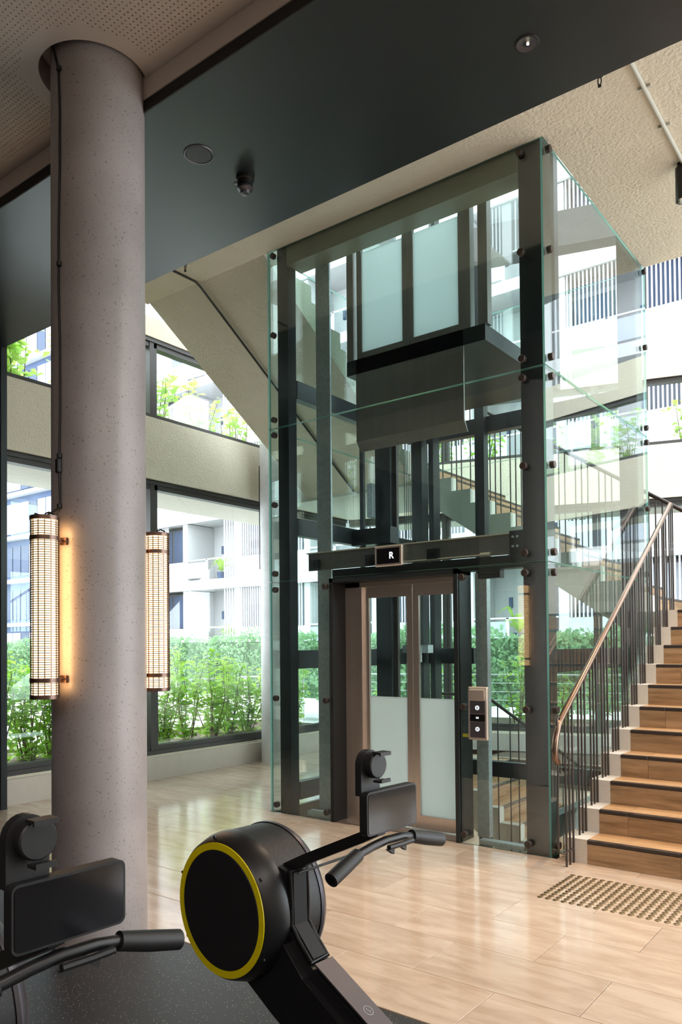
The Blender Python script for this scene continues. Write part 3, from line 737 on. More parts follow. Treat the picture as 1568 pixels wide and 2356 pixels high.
# position display
dsp = part('floor_display', MB().pbox(-3.60, -3.335, 5.185, 5.213, 2.14, 2.305, 0.006), 'inox', sh, label='small framed floor display reading R')
part('display_glass', MB().box(-3.578, -3.357, 5.1835, 5.186, 2.160, 2.285), 'scr', dsp)
def text(body, size, mat_, parent, loc, rot, name='lettering', ext=0.001, bold=0.0):
    c = bpy.data.curves.new(name, 'FONT'); c.body = body; c.size = size; c.extrude = ext; c.align_x = 'CENTER'; c.align_y = 'CENTER'; c.offset = bold
    o = bpy.data.objects.new(name+'_src', c); COL.objects.link(o)
    bpy.context.view_layer.update()
    dg = bpy.context.evaluated_depsgraph_get(); me = bpy.data.meshes.new_from_object(o.evaluated_get(dg)); me.materials.clear(); me.materials.append(X[mat_])
    bpy.data.objects.remove(o); me.name = name
    return inst(name, me, loc, parent, rot=rot)
text('R', 0.075, 'lit', dsp, (-3.435, 5.182, 2.222), (radians(90), 0, 0), bold=0.001)
# portal liner and jambs
for (a, b_) in ((-4.088, -4.052), (-2.885, -2.850)):
    part('portal_jamb', MB().box(a, b_, 5.20, 5.42, 0, 2.075), 'black' if a < -3 else 'steel', sh)
part('portal_head', MB().box(-4.088, -2.850, 5.20, 5.42, 2.04, 2.075), 'steel', sh)
part('door_jamb', MB().box(-4.052, -3.90, 5.385, 5.40, 0, 2.04), 'inox', sh); part('door_jamb', MB().box(-3.90, -3.868, 5.37, 5.40, 0, 2.0), 'inox', sh)
part('door_head', MB().box(-4.052, -2.885, 5.385, 5.42, 2.0, 2.04), 'inox', sh)
part('door_sill', MB().box(-4.05, -2.885, 5.24, 5.50, -0.05, 0.002), 'inox', sh)
for (a, b_) in ((-3.868, -3.379), (-3.373, -2.886)):
    dr = part('landing_door', MB().box(a, a+0.055, 5.40, 5.425, 0.01, 2.0).box(b_-0.055, b_, 5.40, 5.425, 0.01, 2.0).box(a+0.055, b_-0.055, 5.40, 5.425, 0.01, 0.115).box(a+0.055, b_-0.055, 5.40, 5.425, 1.905, 2.0), 'inox', sh)
    part('clear_pane', glass_slab(a+0.055, b_-0.055, 5.410, 5.418, 1.068, 1.905), ['glass', 'gedge'], dr)
    part('frosted_pane', MB().box(a+0.055, b_-0.055, 5.410, 5.418, 0.115, 1.068), 'frost', dr)
# call panel
cp = part('call_panel', MB().pbox(-2.762, -2.600, 5.180, 5.212, 0.79, 1.185, 0.008), 'inox', sh, label='stainless call panel with two round lit buttons')
part('hood', MB().prism([(5.180, 1.085), (5.165, 1.09), (5.160, 1.16), (5.180, 1.172)], 'x', -2.742, -2.62), 'inox', cp)
part('button_plate', MB().box(-2.742, -2.620, 5.1775, 5.1805, 0.985, 1.08), 'gun', cp); part('button_plate', MB().box(-2.742, -2.620, 5.1775, 5.1805, 0.81, 0.925), 'gun', cp)
part('display_window', MB().box(-2.742, -2.620, 5.1770, 5.1805, 0.928, 0.982), 'scr', cp)
for zz, up in ((1.03, 1), (0.872, 0)):
    part('button', MB().lathe([(0.010, -0.004), (0.016, -0.004), (0.016, 0.0)], (-2.681, 5.178, zz), 'y', 20), 'lit', cp)
    part('button', MB().lathe([(0.0, -0.003), (0.010, -0.003), (0.010, 0.0)], (-2.681, 5.178, zz), 'y', 20), 'steel', cp)
    s_ = 1 if up else -1
    part('button_arrow', MB().add([(-2.687, 5.1735, zz-0.003*s_), (-2.675, 5.1735, zz-0.003*s_), (-2.681, 5.1735, zz+0.006*s_)], [(0, 1, 2)]), 'lit', cp)
for k in range(2): part('display_bar', MB().box(-2.692, -2.670, 5.1755, 5.177, 0.950+0.008*k, 0.954+0.008*k), 'lit', cp)
part('warning_tape', MB().box(-2.835, -2.775, 5.232, 5.234, 0.80, 0.825), 'ylw', sh)
part('sill_track', MB().box(-4.40, -4.12, 5.26, 5.33, 0.0, 0.045).box(-4.38, -4.12, 5.27, 5.32, 0.045, 0.055), 'galv', sh)
part('sill_track', MB().box(-2.72, -2.36, 5.26, 5.33, 0.0, 0.035), 'galv', sh)

# lift car, stopped high in the shaft
car = thing('elevator_car', (-3.4, 6.3, 4.0), 'lift car with frosted door panes high up inside the glass shaft', 'elevator car')
part('car_floor', MB().box(-4.10, -2.74, 5.50, 7.05, 3.90, 4.03), 'steel', car)
part('apron', MB().prism([(5.50, 4.03), (5.50, 3.30), (5.56, 3.22), (5.57, 3.22), (5.515, 3.31), (5.515, 4.03)], 'x', -4.0, -2.935), 'inox2', car)
for a_, b_ in ((-4.10, -4.03), (-2.80, -2.72), (-2.93, -2.87)): part('car_frame', MB().box(a_, b_, 5.505, 5.58, 4.03, 6.2), 'inox2', car)
part('car_post', MB().box(-4.10, -4.03, 6.95, 7.05, 4.03, 6.2), 'steel', car); part('car_post', MB().box(-2.81, -2.74, 6.95, 7.05, 4.03, 6.2), 'steel', car)
part('car_roof', MB().box(-4.10, -2.72, 5.5, 7.05, 6.2, 6.3), 'steel', car)
for (a, b_) in ((-4.00, -3.472), (-3.466, -2.935)):
    dr = part('car_door', MB().box(a, a+0.05, 5.52, 5.55, 4.03, 6.15).box(b_-0.05, b_, 5.52, 5.55, 4.03, 6.15).box(a+0.05, b_-0.05, 5.52, 5.55, 4.03, 4.09), 'inox2', car)
    part('frosted_pane', MB().box(a+0.05, b_-0.05, 5.53, 5.54, 4.09, 4.98), 'frost', dr)
    part('clear_pane', glass_slab(a+0.05, b_-0.05, 5.53, 5.54, 4.98, 6.15), ['glass', 'gedge'], dr)
part('side_glass', glass_slab(-4.06, -4.05, 5.6, 6.95, 4.05, 6.2), ['glass', 'gedge'], car)
part('side_glass', glass_slab(-2.79, -2.78, 5.6, 6.95, 4.05, 6.2), ['glass', 'gedge'], car)
part('car_fill_panel', MB().box(-3.9, -2.95, 6.0, 6.6, 6.17, 6.19), 'carfill', car)  # unseen glowing panel added to brighten the frosted car doors
cbp = [(-2.62, 5.95, 5.5), (-2.62, 5.95, 4.9), (-2.60, 5.93, 4.5), (-2.60, 5.93, 4.1), (-2.63, 5.98, 3.8), (-2.66, 6.0, 3.7)]
part('travelling_cable', MB().tube(cbp, 0.018, 8), 'bk2', car, True)

# ------------------------------------------------------------------ soffit fittings
def disc_fit(name, x, y, z, label, cat):
    return thing(name, (x, y, z), label, cat)
t = disc_fit('ceiling_speaker', -3.29, 3.01, 4.33, 'round grey flush speaker grille in the dark soffit', 'speaker')
part('bezel', MB().lathe([(0.072, 4.329), (0.078, 4.324), (0.085, 4.325), (0.088, 4.330)], (-3.29, 3.01, 0), n=40), 'gun', t, True)
part('grille', MB().lathe([(0.0, 4.3265), (0.072, 4.3265), (0.072, 4.33)], (-3.29, 3.01, 0), n=40), 'bkm', t)
t = disc_fit('recessed_downlight', -1.46, 3.40, 4.33, 'small recessed downlight with a yellow glint in the dark soffit', 'light')
part('bezel', MB().lathe([(0.048, 4.329), (0.050, 4.324), (0.056, 4.325), (0.058, 4.330)], (-1.46, 3.40, 0), n=32), 'bk', t, True)
part('reflector', MB().lathe([(0.048, 4.325), (0.030, 4.329), (0.02, 4.3295)], (-1.46, 3.40, 0), n=32), 'gun', t, True)
part('bulb', MB().lathe([(0.0, 4.322), (0.006, 4.324), (0.006, 4.329)], (-1.455, 3.40, 0), n=12), 'lampon', t)
t = disc_fit('smoke_detector', -3.235, 3.33, 4.33, 'black smoke detector hanging from the dark soffit', 'detector')
part('base', MB().lathe([(0, 4.33), (0.055, 4.33), (0.055, 4.31), (0.045, 4.305), (0.045, 4.275), (0, 4.275)], (-3.235, 3.33, 0), n=28), 'bk', t, True)
part('sensor_head', MB().lathe([(0.04, 4.275), (0.048, 4.265), (0.048, 4.255), (0.03, 4.245), (0.026, 4.228), (0, 4.224)], (-3.235, 3.33, 0), n=24), 'gun', t, True)
part('indicator', MB().box(-3.285, -3.265, 3.285, 3.30, 4.285, 4.30), 'pale', t)
def hook(x, y, label):
    t = thing('ceiling_hook', (x, y, 5.12), label, 'hook', 'hooks under the cream slab')
    part('plate', MB().box(x-0.015, x+0.015, y-0.015, y+0.015, 5.112, 5.12), 'black', t)
    part('ring', MB().tube([(x+0.011*sin(2*pi*k/12), y, 5.085+0.027*cos(2*pi*k/12)) for k in range(12)], 0.004, 6, closed=True), 'black', t, True)
    part('tip', MB().box(x-0.01, x+0.01, y-0.006, y+0.006, 5.045, 5.058), 'black', t)
hook(-5.53, 4.88, 'small dark hook under the cream slab at the left'); hook(-1.61, 4.88, 'small dark hook under the cream slab at the right')
m = MB(); m.tube([(-5.71, 3.9, 5.112), (-5.71, 5.17, 5.112), (-5.71, 5.24, 5.08), (-5.71, 7.78, 3.43)], 0.012, 8)
single('conduit', m, 'rail', 'thin dark conduit running down the sloping soffit left of the shaft', 'conduit', smooth=True)
t = thing('conduit', (-1.41, 5.2, 5.12), 'pale conduit on the cream slab leading to the black spotlight', 'conduit')
part('pipe', MB().tube([(-1.41, 3.9, 5.103), (-1.41, 6.12, 5.103)], 0.014, 10), 'cabw', t, True)
for yy in (5.15, 5.62): part('saddle', MB().box(-1.45, -1.37, yy-0.008, yy+0.008, 5.10, 5.12), 'cabw', t)
t = thing('spotlight', (-1.42, 6.16, 4.85), 'black cylinder spotlight hanging at the right edge below the slab', 'light')
part('housing', MB().lathe([(0.045, 4.83), (0.052, 4.83), (0.052, 5.08), (0.0, 5.08)], (-1.42, 6.16, 0), n=32), 'bk', t, True)
part('reflector', MB().lathe([(0.045, 4.832), (0.03, 4.90), (0.0, 4.905)], (-1.42, 6.16, 0), n=32), 'chrome', t, True)
part('mount', MB().box(-1.45, -1.39, 6.13, 6.19, 5.08, 5.12), 'bk', t)
# access panel line in the slab
m = MB(); m.box(-5.35, -4.95, 4.55, 5.02, 5.116, 5.121); single('access_panel', m, 'plaster', 'square flush access panel in the cream slab left of the shaft', 'panel')

# ------------------------------------------------------------------ tactile studs
t = thing('tactile_strip', (-1.2, 4.65, 0), 'field of round brass tactile studs on the floor before the stair', 'tactile paving')
stud = MB().lathe([(0.0175, 0), (0.0165, 0.0035), (0.012, 0.005), (0.0, 0.0055)], n=14).mesh('stud', 'brass', True)
ns = 0
for i in range(25):
    for j in range(12):
        xx = -1.865+0.0478*i; yy = 4.37+0.0478*j
        inst('stud', stud, (xx, yy, 0.0), t); ns += 1

# ------------------------------------------------------------------ rowing machines
def rower(loc, rz, label):
    t = thing('rowing_machine', loc, label, 'rowing machine', rz=rz, local=True)
    YC = -0.02; CC = -0.008; cx, cz = 0.03, 0.65
    part('flywheel_housing', MB().lathe([(0.0, -0.146), (0.214, -0.146), (0.222, -0.138), (0.238, -0.095), (0.241, -0.075), (0.241, -0.068)], (cx, 0, cz), 'y', 72), 'bk', t, True)
    part('side_ring', MB().lathe([(0.190, -0.1465), (0.190, -0.150), (0.2125, -0.150), (0.2125, -0.1465)], (cx, 0, cz), 'y', 72), 'yel', t, label='bright yellow ring')
    part('side_disc', MB().lathe([(0.0, -0.151), (0.186, -0.151), (0.190, -0.148), (0.190, -0.1465)], (cx, 0, cz), 'y', 72), 'bk2', t)
    part('mesh_drum', MB().lathe([(0.238, -0.068), (0.238, 0.075)], (cx, 0, cz), 'y', 72), 'bkm', t, True)
    part('flywheel_housing', MB().lathe([(0.241, 0.075), (0.243, 0.085), (0.236, 0.100), (0.222, 0.112), (0.0, 0.112)], (cx, 0, cz), 'y', 72), 'gun', t, True)
    for a in (35, 100, 160, 215, 330):
        part('screw', MB().lathe([(0, -0.004), (0.006, -0.004), (0.006, 0.0)], (cx+0.226*cos(radians(a)), -0.135, cz+0.226*sin(radians(a))), 'y', 8), 'steel', t)
    # neck and frame
    body = [(0.02, 0.80), (0.18, 0.81), (0.25, 0.795), (0.255, 0.62), (0.335, 0.535), (0.36, 0.525), (1.02, 0.165), (0.98, 0.09), (0.62, 0.09), (0.20, 0.352), (0.03, 0.44)]
    part('frame', MB().prism(body, 'y', YC-0.042, YC+0.042), 'bk', t)
    part('side_cover', MB().prism([(0.0, 0.78), (0.16, 0.79), (0.235, 0.775), (0.235, 0.60), (0.34, 0.495), (0.60, 0.345), (0.60, 0.15), (0.20, 0.352), (0.05, 0.44)], 'y', YC-0.066, YC-0.042), 'bk', t)
    part('side_cover', MB().prism([(0.0, 0.78), (0.16, 0.79), (0.235, 0.775), (0.235, 0.60), (0.34, 0.495), (0.60, 0.345), (0.60, 0.15), (0.20, 0.352), (0.05, 0.44)], 'y', YC+0.042, YC+0.066), 'bk', t)
    def q(s, z_off): return (0.345+s, 0.5425-0.5455*s+z_off)
    a, b_ = q(0.02, 0.002), q(0.68, 0.002)
    part('top_rail', MB().prism([a, (a[0]+0.003, a[1]+0.006), (b_[0]+0.003, b_[1]+0.006), b_], 'y', YC-0.038, YC+0.038), 'gun', t, label='grey metallic beam facing')
    # slot with a raised rim
    sl = part('neck_slot', MB().prism([(0.24, 0.785), (0.268, 0.79), (0.272, 0.63), (0.352, 0.548), (0.345, 0.53), (0.25, 0.61)], 'y', YC-0.028, YC+0.028), 'black', t)
    rim = []
    for sy, seq in ((-1, [(0.262, 0.795), (0.268, 0.70), (0.268, 0.632), (0.30, 0.592), (0.352, 0.540)]), (1, [(0.352, 0.540), (0.30, 0.592), (0.268, 0.632), (0.268, 0.70), (0.262, 0.795)])):
        for (x, z) in seq: rim.append((x, YC+sy*0.036, z))
    part('slot_rim', MB().tube(rim, 0.006, 8, closed=True), 'bk', sl, True)
    # arm and console
    part('console_arm', MB().prism([(0.16, 0.795), (0.205, 0.805), (0.30, 0.852), (0.53, 0.955), (0.60, 0.995), (0.60, 0.955), (0.54, 0.925), (0.32, 0.825), (0.22, 0.768), (0.17, 0.765)], 'y', YC-0.016, YC+0.016), 'bk', t)
    def rrect(y0, y1, z0, z1, r):
        o = []
        for (cy, cz_, a0) in ((y1-r, z1-r, 0), (y0+r, z1-r, 90), (y0+r, z0+r, 180), (y1-r, z0+r, 270)):
            for k in range(6): a_ = radians(a0+18*k); o.append((cy+r*cos(a_), cz_+r*sin(a_)))
        return o
    cn = part('console', MB().prism(rrect(CC-0.112, CC+0.112, 0.971, 1.092, 0.014), 'x', 0.605, 0.632), 'bk2', t)
    part('screen', MB().prism(rrect(CC-0.107, CC+0.107, 0.976, 1.087, 0.011), 'x', 0.632, 0.6335), 'scr', cn)
    h = part('phone_holder', MB().prism([(YC-0.10+0.0, 1.08), (YC-0.02, 1.08), (YC-0.02, 1.165)]+[(YC-0.06+0.04*cos(radians(a_)), 1.165+0.04*sin(radians(a_))) for a_ in range(15, 180, 15)]+[(YC-0.10, 1.165)], 'x', 0.590, 0.612), 'bk2', t)
    part('round_pad', MB().lathe([(0.0, 0.636), (0.033, 0.636), (0.036, 0.633), (0.036, 0.612)], (0, YC-0.052, 1.162), 'x', 28), 'bk2', h, True)
    part('clip', MB().box(0.632, 0.662, YC-0.075, YC-0.030, 1.196, 1.202).box(0.656, 0.662, YC-0.075, YC-0.030, 1.192, 1.196), 'bk2', h)
    part('clip', MB().box(0.632, 0.662, YC-0.072, YC-0.033, 1.118, 1.124).box(0.656, 0.662, YC-0.072, YC-0.033, 1.124, 1.128), 'bk2', h)
    # handle
    hx = 0.615
    hp = [(hx+0.01, -0.258, 0.886), (hx+0.006, -0.20, 0.907), (hx, -0.14, 0.926), (hx, -0.08, 0.936), (hx, YC, 0.942), (hx, 0.05, 0.940), (hx, 0.10, 0.932), (hx+0.006, 0.165, 0.915), (hx+0.01, 0.235, 0.898)]
    hd = part('pull_handle', MB().tube(hp, 0.0125, 12), 'bk', t, True)
    part('grip', MB().tube(hp[:3], [0.0205, 0.021, 0.019], 16), 'bk2', hd, True); part('grip', MB().tube(hp[6:], [0.019, 0.021, 0.0205], 16), 'bk2', hd, True)
    part('handle_lever', MB().tube([(hx+0.02, -0.03, 0.927), (hx+0.022, 0.03, 0.927), (hx+0.024, 0.075, 0.929)], 0.008, 8), 'bk2', hd, True)
    for yy in (-0.025, 0.03): part('lever_tab', MB().prism([(yy-0.012, 0.922), (yy+0.014, 0.922), (yy+0.012, 0.906)], 'x', hx+0.012, hx+0.026), 'bk2', hd)
    part('pull_cord', MB().tube([(0.22, YC, 0.765), (hx, YC, 0.935)], 0.004, 6), 'galv', hd, True)
    # foot plates, rail, seat, feet
    for sy in (-1, 1):
        fp = part('foot_plate', MB().prism([(0.44, 0.08), (0.38, 0.09), (0.30, 0.33), (0.34, 0.34)], 'y', YC+sy*0.07, YC+sy*0.17), 'bk2', t)
        part('foot_strap', MB().tube([(0.39, YC+sy*0.07, 0.20), (0.45, YC+sy*0.09, 0.23), (0.45, YC+sy*0.15, 0.23), (0.39, YC+sy*0.17, 0.20)], 0.007, 6), 'bk2', fp, True)
    part('seat_rail', MB().prism([(0.92, 0.21), (2.30, 0.34), (2.30, 0.40), (0.92, 0.27)], 'y', YC-0.035, YC+0.035), 'gun', t)
    st = part('seat', MB().pbox(1.45, 1.75, YC-0.16, YC+0.16, 0.37, 0.43, 0.02), 'bk2', t)
    part('foot', MB().pbox(0.72, 0.80, YC-0.30, YC+0.30, 0.0, 0.10, 0.012), 'bk', t); part('foot', MB().pbox(2.20, 2.27, YC-0.22, YC+0.22, 0.0, 0.06, 0.012), 'bk', t)
    part('rear_leg', MB().box(2.20, 2.27, YC-0.03, YC+0.03, 0.05, 0.35), 'bk', t)
    
    # round emblem with a wave on the beam facing
    def onrail(s, y): a_ = q(s, 0.009); return (a_[0], YC+y, a_[1])
    em = part('emblem', MB().tube([onrail(0.20+0.014*cos(2*pi*k/24), 0.014*sin(2*pi*k/24)) for k in range(24)], 0.0009, 6, closed=True).tube([onrail(0.20+0.008*s_, 0.003*sin(s_*3.1)) for s_ in [k/6-1 for k in range(13)]], 0.0009, 6), 'galv', t)
    return t
rower((-1.85, 1.9, 0.004), radians(-5), 'rowing machine with the yellow-ringed flywheel in front of the shaft')
rower((-1.87, 0.86, 0.004), radians(-3), 'nearest rowing machine, cut off at the lower left corner')

# ------------------------------------------------------------------ planting outside
def leaf(mb, p, s, mi=0):
    a = R.uniform(0, 2*pi); tl = R.uniform(-0.5, 0.9)
    d = Vector((cos(a)*cos(tl), sin(a)*cos(tl), -sin(tl)*0.8)); sd = d.cross(Vector((R.uniform(-.4, .4), R.uniform(-.4, .4), 1))).normalized()
    n = sd.cross(d).normalized()*s*0.12
    w_ = s*0.38
    q = [p, p+d*s*0.35+sd*w_+n, p+d*s, p+d*s*0.35-sd*w_+n, p+d*s*0.42]
    mb.add(q, [(0, 1, 4), (1, 2, 4), (2, 3, 4), (3, 0, 4)], mi)
ORD = 'nearest second third fourth fifth sixth seventh eighth ninth tenth eleventh twelfth thirteenth fourteenth fifteenth sixteenth seventeenth eighteenth nineteenth twentieth twenty-first twenty-second twenty-third'.split()
NG = {}
def shrub(x, y, z, h, nst, label, group, size=0.075, m='leafA', spread=0.28, dens=26, lean=0.0):
    q_ = NG.get(group, 0); NG[group] = q_+1
    label = label.split(' in the ')[0].split(' on the ')[0]+', '+ORD[min(q_, 22)]+' of the row '+group.split('shrubs ')[1]
    t = thing('shrub', (x, y, z), label, 'shrub', group)
    L_, Sx = MB(), MB()
    for k in range(nst):
        a = R.uniform(0, 2*pi); rr = R.uniform(0.0, spread); hh = h*R.uniform(0.6, 1.0)
        p0 = Vector((x+rr*0.3*cos(a), y+rr*0.3*sin(a), z)); p2 = Vector((x+rr*cos(a), y+rr*sin(a)*1.3, z+hh)); p1 = (p0+p2)/2+Vector((R.uniform(-.06, .06), R.uniform(-.06, .06), 0))
        Sx.tube([p0, p1, p2], [0.009, 0.006, 0.003], 5)
        for q in range(int(dens*hh/0.9)):
            u = R.uniform(0.02, 1.05)
            c = (p0*(1-u)**2+p1*2*u*(1-u)+p2*u*u) if u <= 1 else p2
            leaf(L_, c+Vector((R.gauss(0, .05), R.gauss(0, .05), R.gauss(0, .04))), size*R.uniform(0.6, 1.25))
    part('stems', Sx, 'stem', t); part('foliage', L_, m, t, kind='stuff')
    return t
k = 0
y = 4.15
lab = 'bright green shrub in the bed'
while y < 9.2:
    shrub(-7.50-R.uniform(0, 0.35), y, 0.30, R.uniform(0.75, 1.2), R.randint(8, 11), lab, 'shrubs outside the lower left windows', size=0.10, dens=56); y += R.uniform(0.30, 0.46)
s = 0.4
while s < 8.5:
    p = c_+d_*s+n_*R.uniform(0.5, 0.9)
    shrub(p.x, p.y, 0.30, R.uniform(0.7, 1.2), 7, 'leafy shrub in the bed', 'shrubs outside the lower rear windows', size=0.085, dens=38); s += R.uniform(0.5, 0.75)
y = 4.5
while y < 9.1:
    shrub(-7.75-R.uniform(0, 0.3), y, 4.0, R.uniform(0.9, 1.35), R.randint(8, 11), 'pale green shrub on the ledge', 'shrubs outside the upper left windows', size=0.11, m='leafB', dens=38); y += R.uniform(0.5, 0.8)
s = 0.5
while s < 9.0:
    p = c_+d_*s+n_*R.uniform(0.5, 0.9)
    shrub(p.x, p.y, 4.0, R.uniform(0.7, 1.3), 7, 'leafy shrub on the ledge', 'shrubs outside the upper rear windows', size=0.11, m='leafA', dens=34); s += R.uniform(0.6, 1.1)
# branch of big leaves at the top left
tb = thing('tree_branch', (-7.95, 4.1, 4.0), 'branch of large yellow-green leaves outside the top left window', 'tree')
L_, Sx = MB(), MB()
for q in range(6):
    p0 = Vector((-7.95, 4.05+0.05*q, 4.0)); p2 = Vector((-7.95+R.uniform(-.15, .15), 4.25+0.08*q, 5.1+R.uniform(-.2, .4)))
    Sx.tube([p0, (p0+p2)/2+Vector((0, -.1, .05)), p2], [0.012, 0.008, 0.004], 5)
    for k in range(34):
        u = R.uniform(0.3, 1.0); leaf(L_, p0*(1-u)+p2*u+Vector((R.gauss(0, .07), R.gauss(0, .07), R.gauss(0, .06))), R.uniform(0.10, 0.16))
part('twigs', Sx, 'stem', tb); part('foliage', L_, 'leafB', tb, kind='stuff')

# hedge across the courtyard
hd = thing('hedge', (-18, 14.6, -0.3), 'long clipped green hedge before the white apartment building', 'hedge')
L_ = MB()
for k in range(30000):
    x = R.uniform(-38, 3.5)
    yy = 14.0+abs(R.gauss(0, 0.12)); z = R.uniform(0.3, 1.72)+0.12*sin(x*1.3)+0.06*sin(x*4.1)
    if R.random() < 0.25: yy = R.uniform(14.0, 15.0); z = 1.72+0.12*sin(x*1.3)+0.06*sin(x*4.1)+R.gauss(0, 0.04)
    b = 0.30 if z > 0.7 else 0.1
    p = Vector((x, yy+0.15*sin(x*2.7)*sin(z*5), z)); s_ = R.uniform(0.07, 0.14)
    a = R.uniform(0, 2*pi); tl = R.uniform(-1, 1)
    d = Vector((cos(a)*cos(tl), sin(a)*cos(tl), sin(tl))); sd = d.cross(Vector((0.3, 1, 0.2))).normalized()
    L_.add([p, p+d*s_*0.5+sd*s_*0.35, p+d*s_, p+d*s_*0.5-sd*s_*0.35], [(0, 1, 2, 3)])
part('foliage', L_, 'leafC', hd, kind='stuff')
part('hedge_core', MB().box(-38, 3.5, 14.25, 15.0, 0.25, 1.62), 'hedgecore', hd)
# wire balustrade along the beds
def balustrade(P0, P1, label):
    P0, P1 = Vector(P0), Vector(P1); d = P1-P0; L = d.length
    t = thing('wire_balustrade', P0, label, 'balustrade')
    n = int(L/1.3)
    for k in range(n+1):
        p = P0+d*(k/n); part('post', MB().box(p.x-0.02, p.x+0.02, p.y-0.02, p.y+0.02, -0.3, 1.0), 'wpaint', t)
    for z in (0.30, 0.44, 0.58, 0.72, 0.86): part('wire', MB().tube([P0+Vector((0, 0, z)), P1+Vector((0, 0, z))], 0.005, 5), 'wire', t)
    part('top_rail', MB().tube([P0+Vector((0, 0, 1.0)), P1+Vector((0, 0, 1.0))], 0.012, 6), 'wpaint', t)
balustrade((-8.95, 0.5, 0), (-8.95, 10.6, 0), 'white post and wire balustrade outside the lower left windows')
q0 = c_+d_*(-1.2)+n_*1.75; q1 = c_+d_*9.5+n_*1.75
balustrade((q0.x, q0.y, 0), (q1.x, q1.y, 0), 'white post and wire balustrade outside the lower rear windows')
m = MB(); m.box(-90, -7.28, -20, 60, -0.5, -0.3); m.box(3.21, 20, -20, 60, -0.5, -0.3); m.box(-7.28, 3.21, 12.75, 60, -0.5, -0.3)
m.prism([(-7.28, 9.66), (3.21, 12.74), (-7.28, 12.74)], 'z', -0.5, -0.3)
struct('ground', m, 'ground').name = 'ground'

# white apartment building beyond the hedge
bd = thing('apartment_building', (-12, 24, -0.3), 'white apartment building with balconies and vertical slat screens beyond the hedge', 'building')
YF = 23.0; H3 = 3.0
slab_b, wall_b, slat_b, glass_n = MB(), MB(), MB(), 0
xs0 = -33.3; bay = 7.0
part('plinth', MB().box(-33.3, 12, YF+0.02, YF+8, -0.3, 1.1), 'white', bd)
part('rear_wall', MB().box(-33.3, 12, YF+1.6, YF+1.8, 1.1, 22.3), 'white', bd)
for fl_ in range(7):
    F = 1.45+2.95*fl_
    part('floor_slab', MB().box(-33.3, 12, YF-0.05, YF+1.7, F-0.40, F).box(-33.3, 12, YF-0.15, YF-0.05, F-0.44, F-0.34), 'white', bd)
    for bi in range(6):
        bx = xs0+bay*bi
        part('fin_wall', MB().box(bx, bx+0.3, YF, YF+1.6, F, F+2.52), 'white', bd)
        part('fin_wall', MB().box(bx+3.22, bx+3.55, YF, YF+1.6, F, F+2.52), 'white', bd)
        w1 = part('window', MB().box(bx+1.75, bx+3.20, YF+1.5, YF+1.6, F, F+2.35), 'frame', bd)
        part('pane', MB().box(bx+1.82, bx+3.14, YF+1.48, YF+1.5, F+0.08, F+2.28), 'navy', w1)
        part('balustrade', MB().box(bx+0.3, bx+1.45, YF+0.02, YF+0.04, F+0.1, F+0.78), 'pale', bd); part('balustrade_rail', MB().box(bx+0.3, bx+3.2, YF+0.0, YF+0.05, F+0.86, F+0.91), 'wpaint', bd)
        part('balustrade_post', MB().box(bx+1.45, bx+1.55, YF, YF+0.05, F, F+0.9), 'wpaint', bd)
        part('wall_light', MB().box(bx+0.85, bx+0.97, YF+1.52, YF+1.6, F+1.3, F+1.65), 'bluf', bd)
        part('spandrel', MB().box(bx+3.55, bx+bay, YF, YF+0.2, F, F+0.85), 'white', bd)
        w2 = part('window', MB().box(bx+3.65, bx+bay-0.1, YF+0.45, YF+0.5, F+0.85, F+2.42), 'frame', bd)
        for q in range(3):
            a_ = bx+3.72+1.08*q; part('pane', MB().box(a_, a_+0.98, YF+0.43, YF+0.45, F+0.9, F+2.36), 'navy' if (bi+fl_+q) % 5 else 'pale', w2)
        sm = MB(); xx = bx+2.6
        while xx < bx+3.2: sm.box(xx, xx+0.04, YF-0.02, YF+0.03, F, F+2.52); xx += 0.15
        xx = bx+3.6
        while xx < bx+bay-(0.95 if bi == 0 else 0.1): sm.box(xx, xx+0.042, YF-0.02, YF+0.03, F+0.85, F+2.52); xx += 0.125
        part('slat_screen', sm, 'wpaint', bd, kind='stuff')
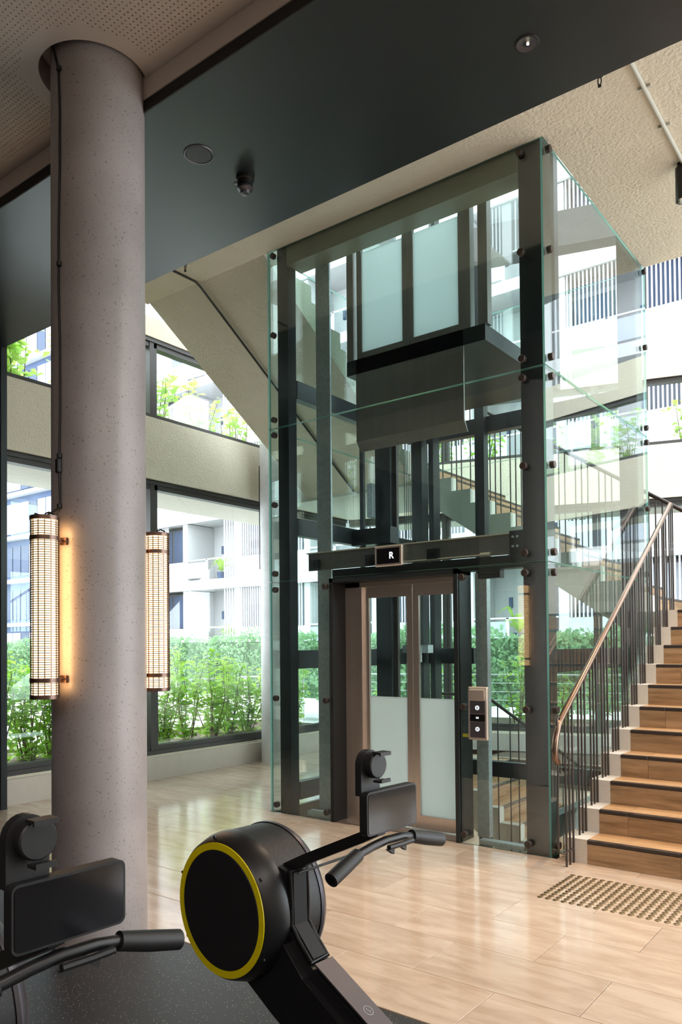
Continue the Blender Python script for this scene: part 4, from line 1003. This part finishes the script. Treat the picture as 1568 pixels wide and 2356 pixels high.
part('roof', MB().box(-33.2, 12.2, YF-0.2, YF+8, 22.0, 22.4), 'white', bd)
# darker block further left
od = thing('apartment_building', (-58, 30, -0.3), 'blue-grey block with pale curtain panels seen through the far left windows', 'building')
part('facade', MB().box(-80, -36.5, 30.0, 38, -0.3, 33), 'bluf', od)
pmesh = MB().box(0, 0.95, -0.06, 0, 0, 2.15).mesh('curtain_panel', 'pale'); wmesh = MB().box(0, 0.95, -0.04, 0, 0, 2.15).mesh('window', 'navy')
for fl_ in range(9):
    F = 0.2+3.1*fl_
    part('floor_slab', MB().box(-80, -36.5, 29.5, 30.0, F-0.25, F), 'white', od)
    for k in range(24):
        x = -62+1.06*k; u = R.random()
        inst('window', wmesh if u < 0.45 else pmesh, (x, 29.98, F+0.25), od)

# potted plants on the balconies
def potted(x, y, z, s, label):
    t = thing('potted_plant', (x, y, z), label, 'plant', 'potted plants on the white balconies')
    part('pot', MB().lathe([(0, z), (0.12*s, z), (0.16*s, z+0.28*s), (0, z+0.28*s)], (x, y, 0), n=14), 'bluf', t, True)
    L_ = MB()
    for k in range(12):
        a = 2*pi*k/12+R.uniform(-.2, .2); p = Vector((x, y, z+0.28*s)); up = R.uniform(0.3, 0.9)
        d = Vector((cos(a), sin(a), 0)); l = s*R.uniform(0.5, 0.8); sd = Vector((-d.y, d.x, 0))*0.07*s
        q = [p-sd*0.3, p+d*l*0.4+Vector((0, 0, l*up))-sd, p+d*l+Vector((0, 0, l*up*0.7)), p+d*l*0.4+Vector((0, 0, l*up))+sd]
        L_.add(q, [(0, 1, 2, 3)])
    part('fronds', L_, 'leafB', t)
for (x, fl_, s_, lb) in ((-24.4, 1, 1.2, 'spiky potted plant on the upper left balcony of the white building'), (-23.9, 0, 1.3, 'bushy potted plant at the left on the lowest white balcony'),
                         (-17.4, 0, 1.2, 'potted plant on the lowest balcony right of the grey column'), (-10.6, 0, 1.5, 'large-leaved potted plant on a white balcony seen through the shaft')):
    potted(x, YF+0.5, 1.45+2.95*fl_, s_, lb)
print('tiles', cnt, 'studs', ns)
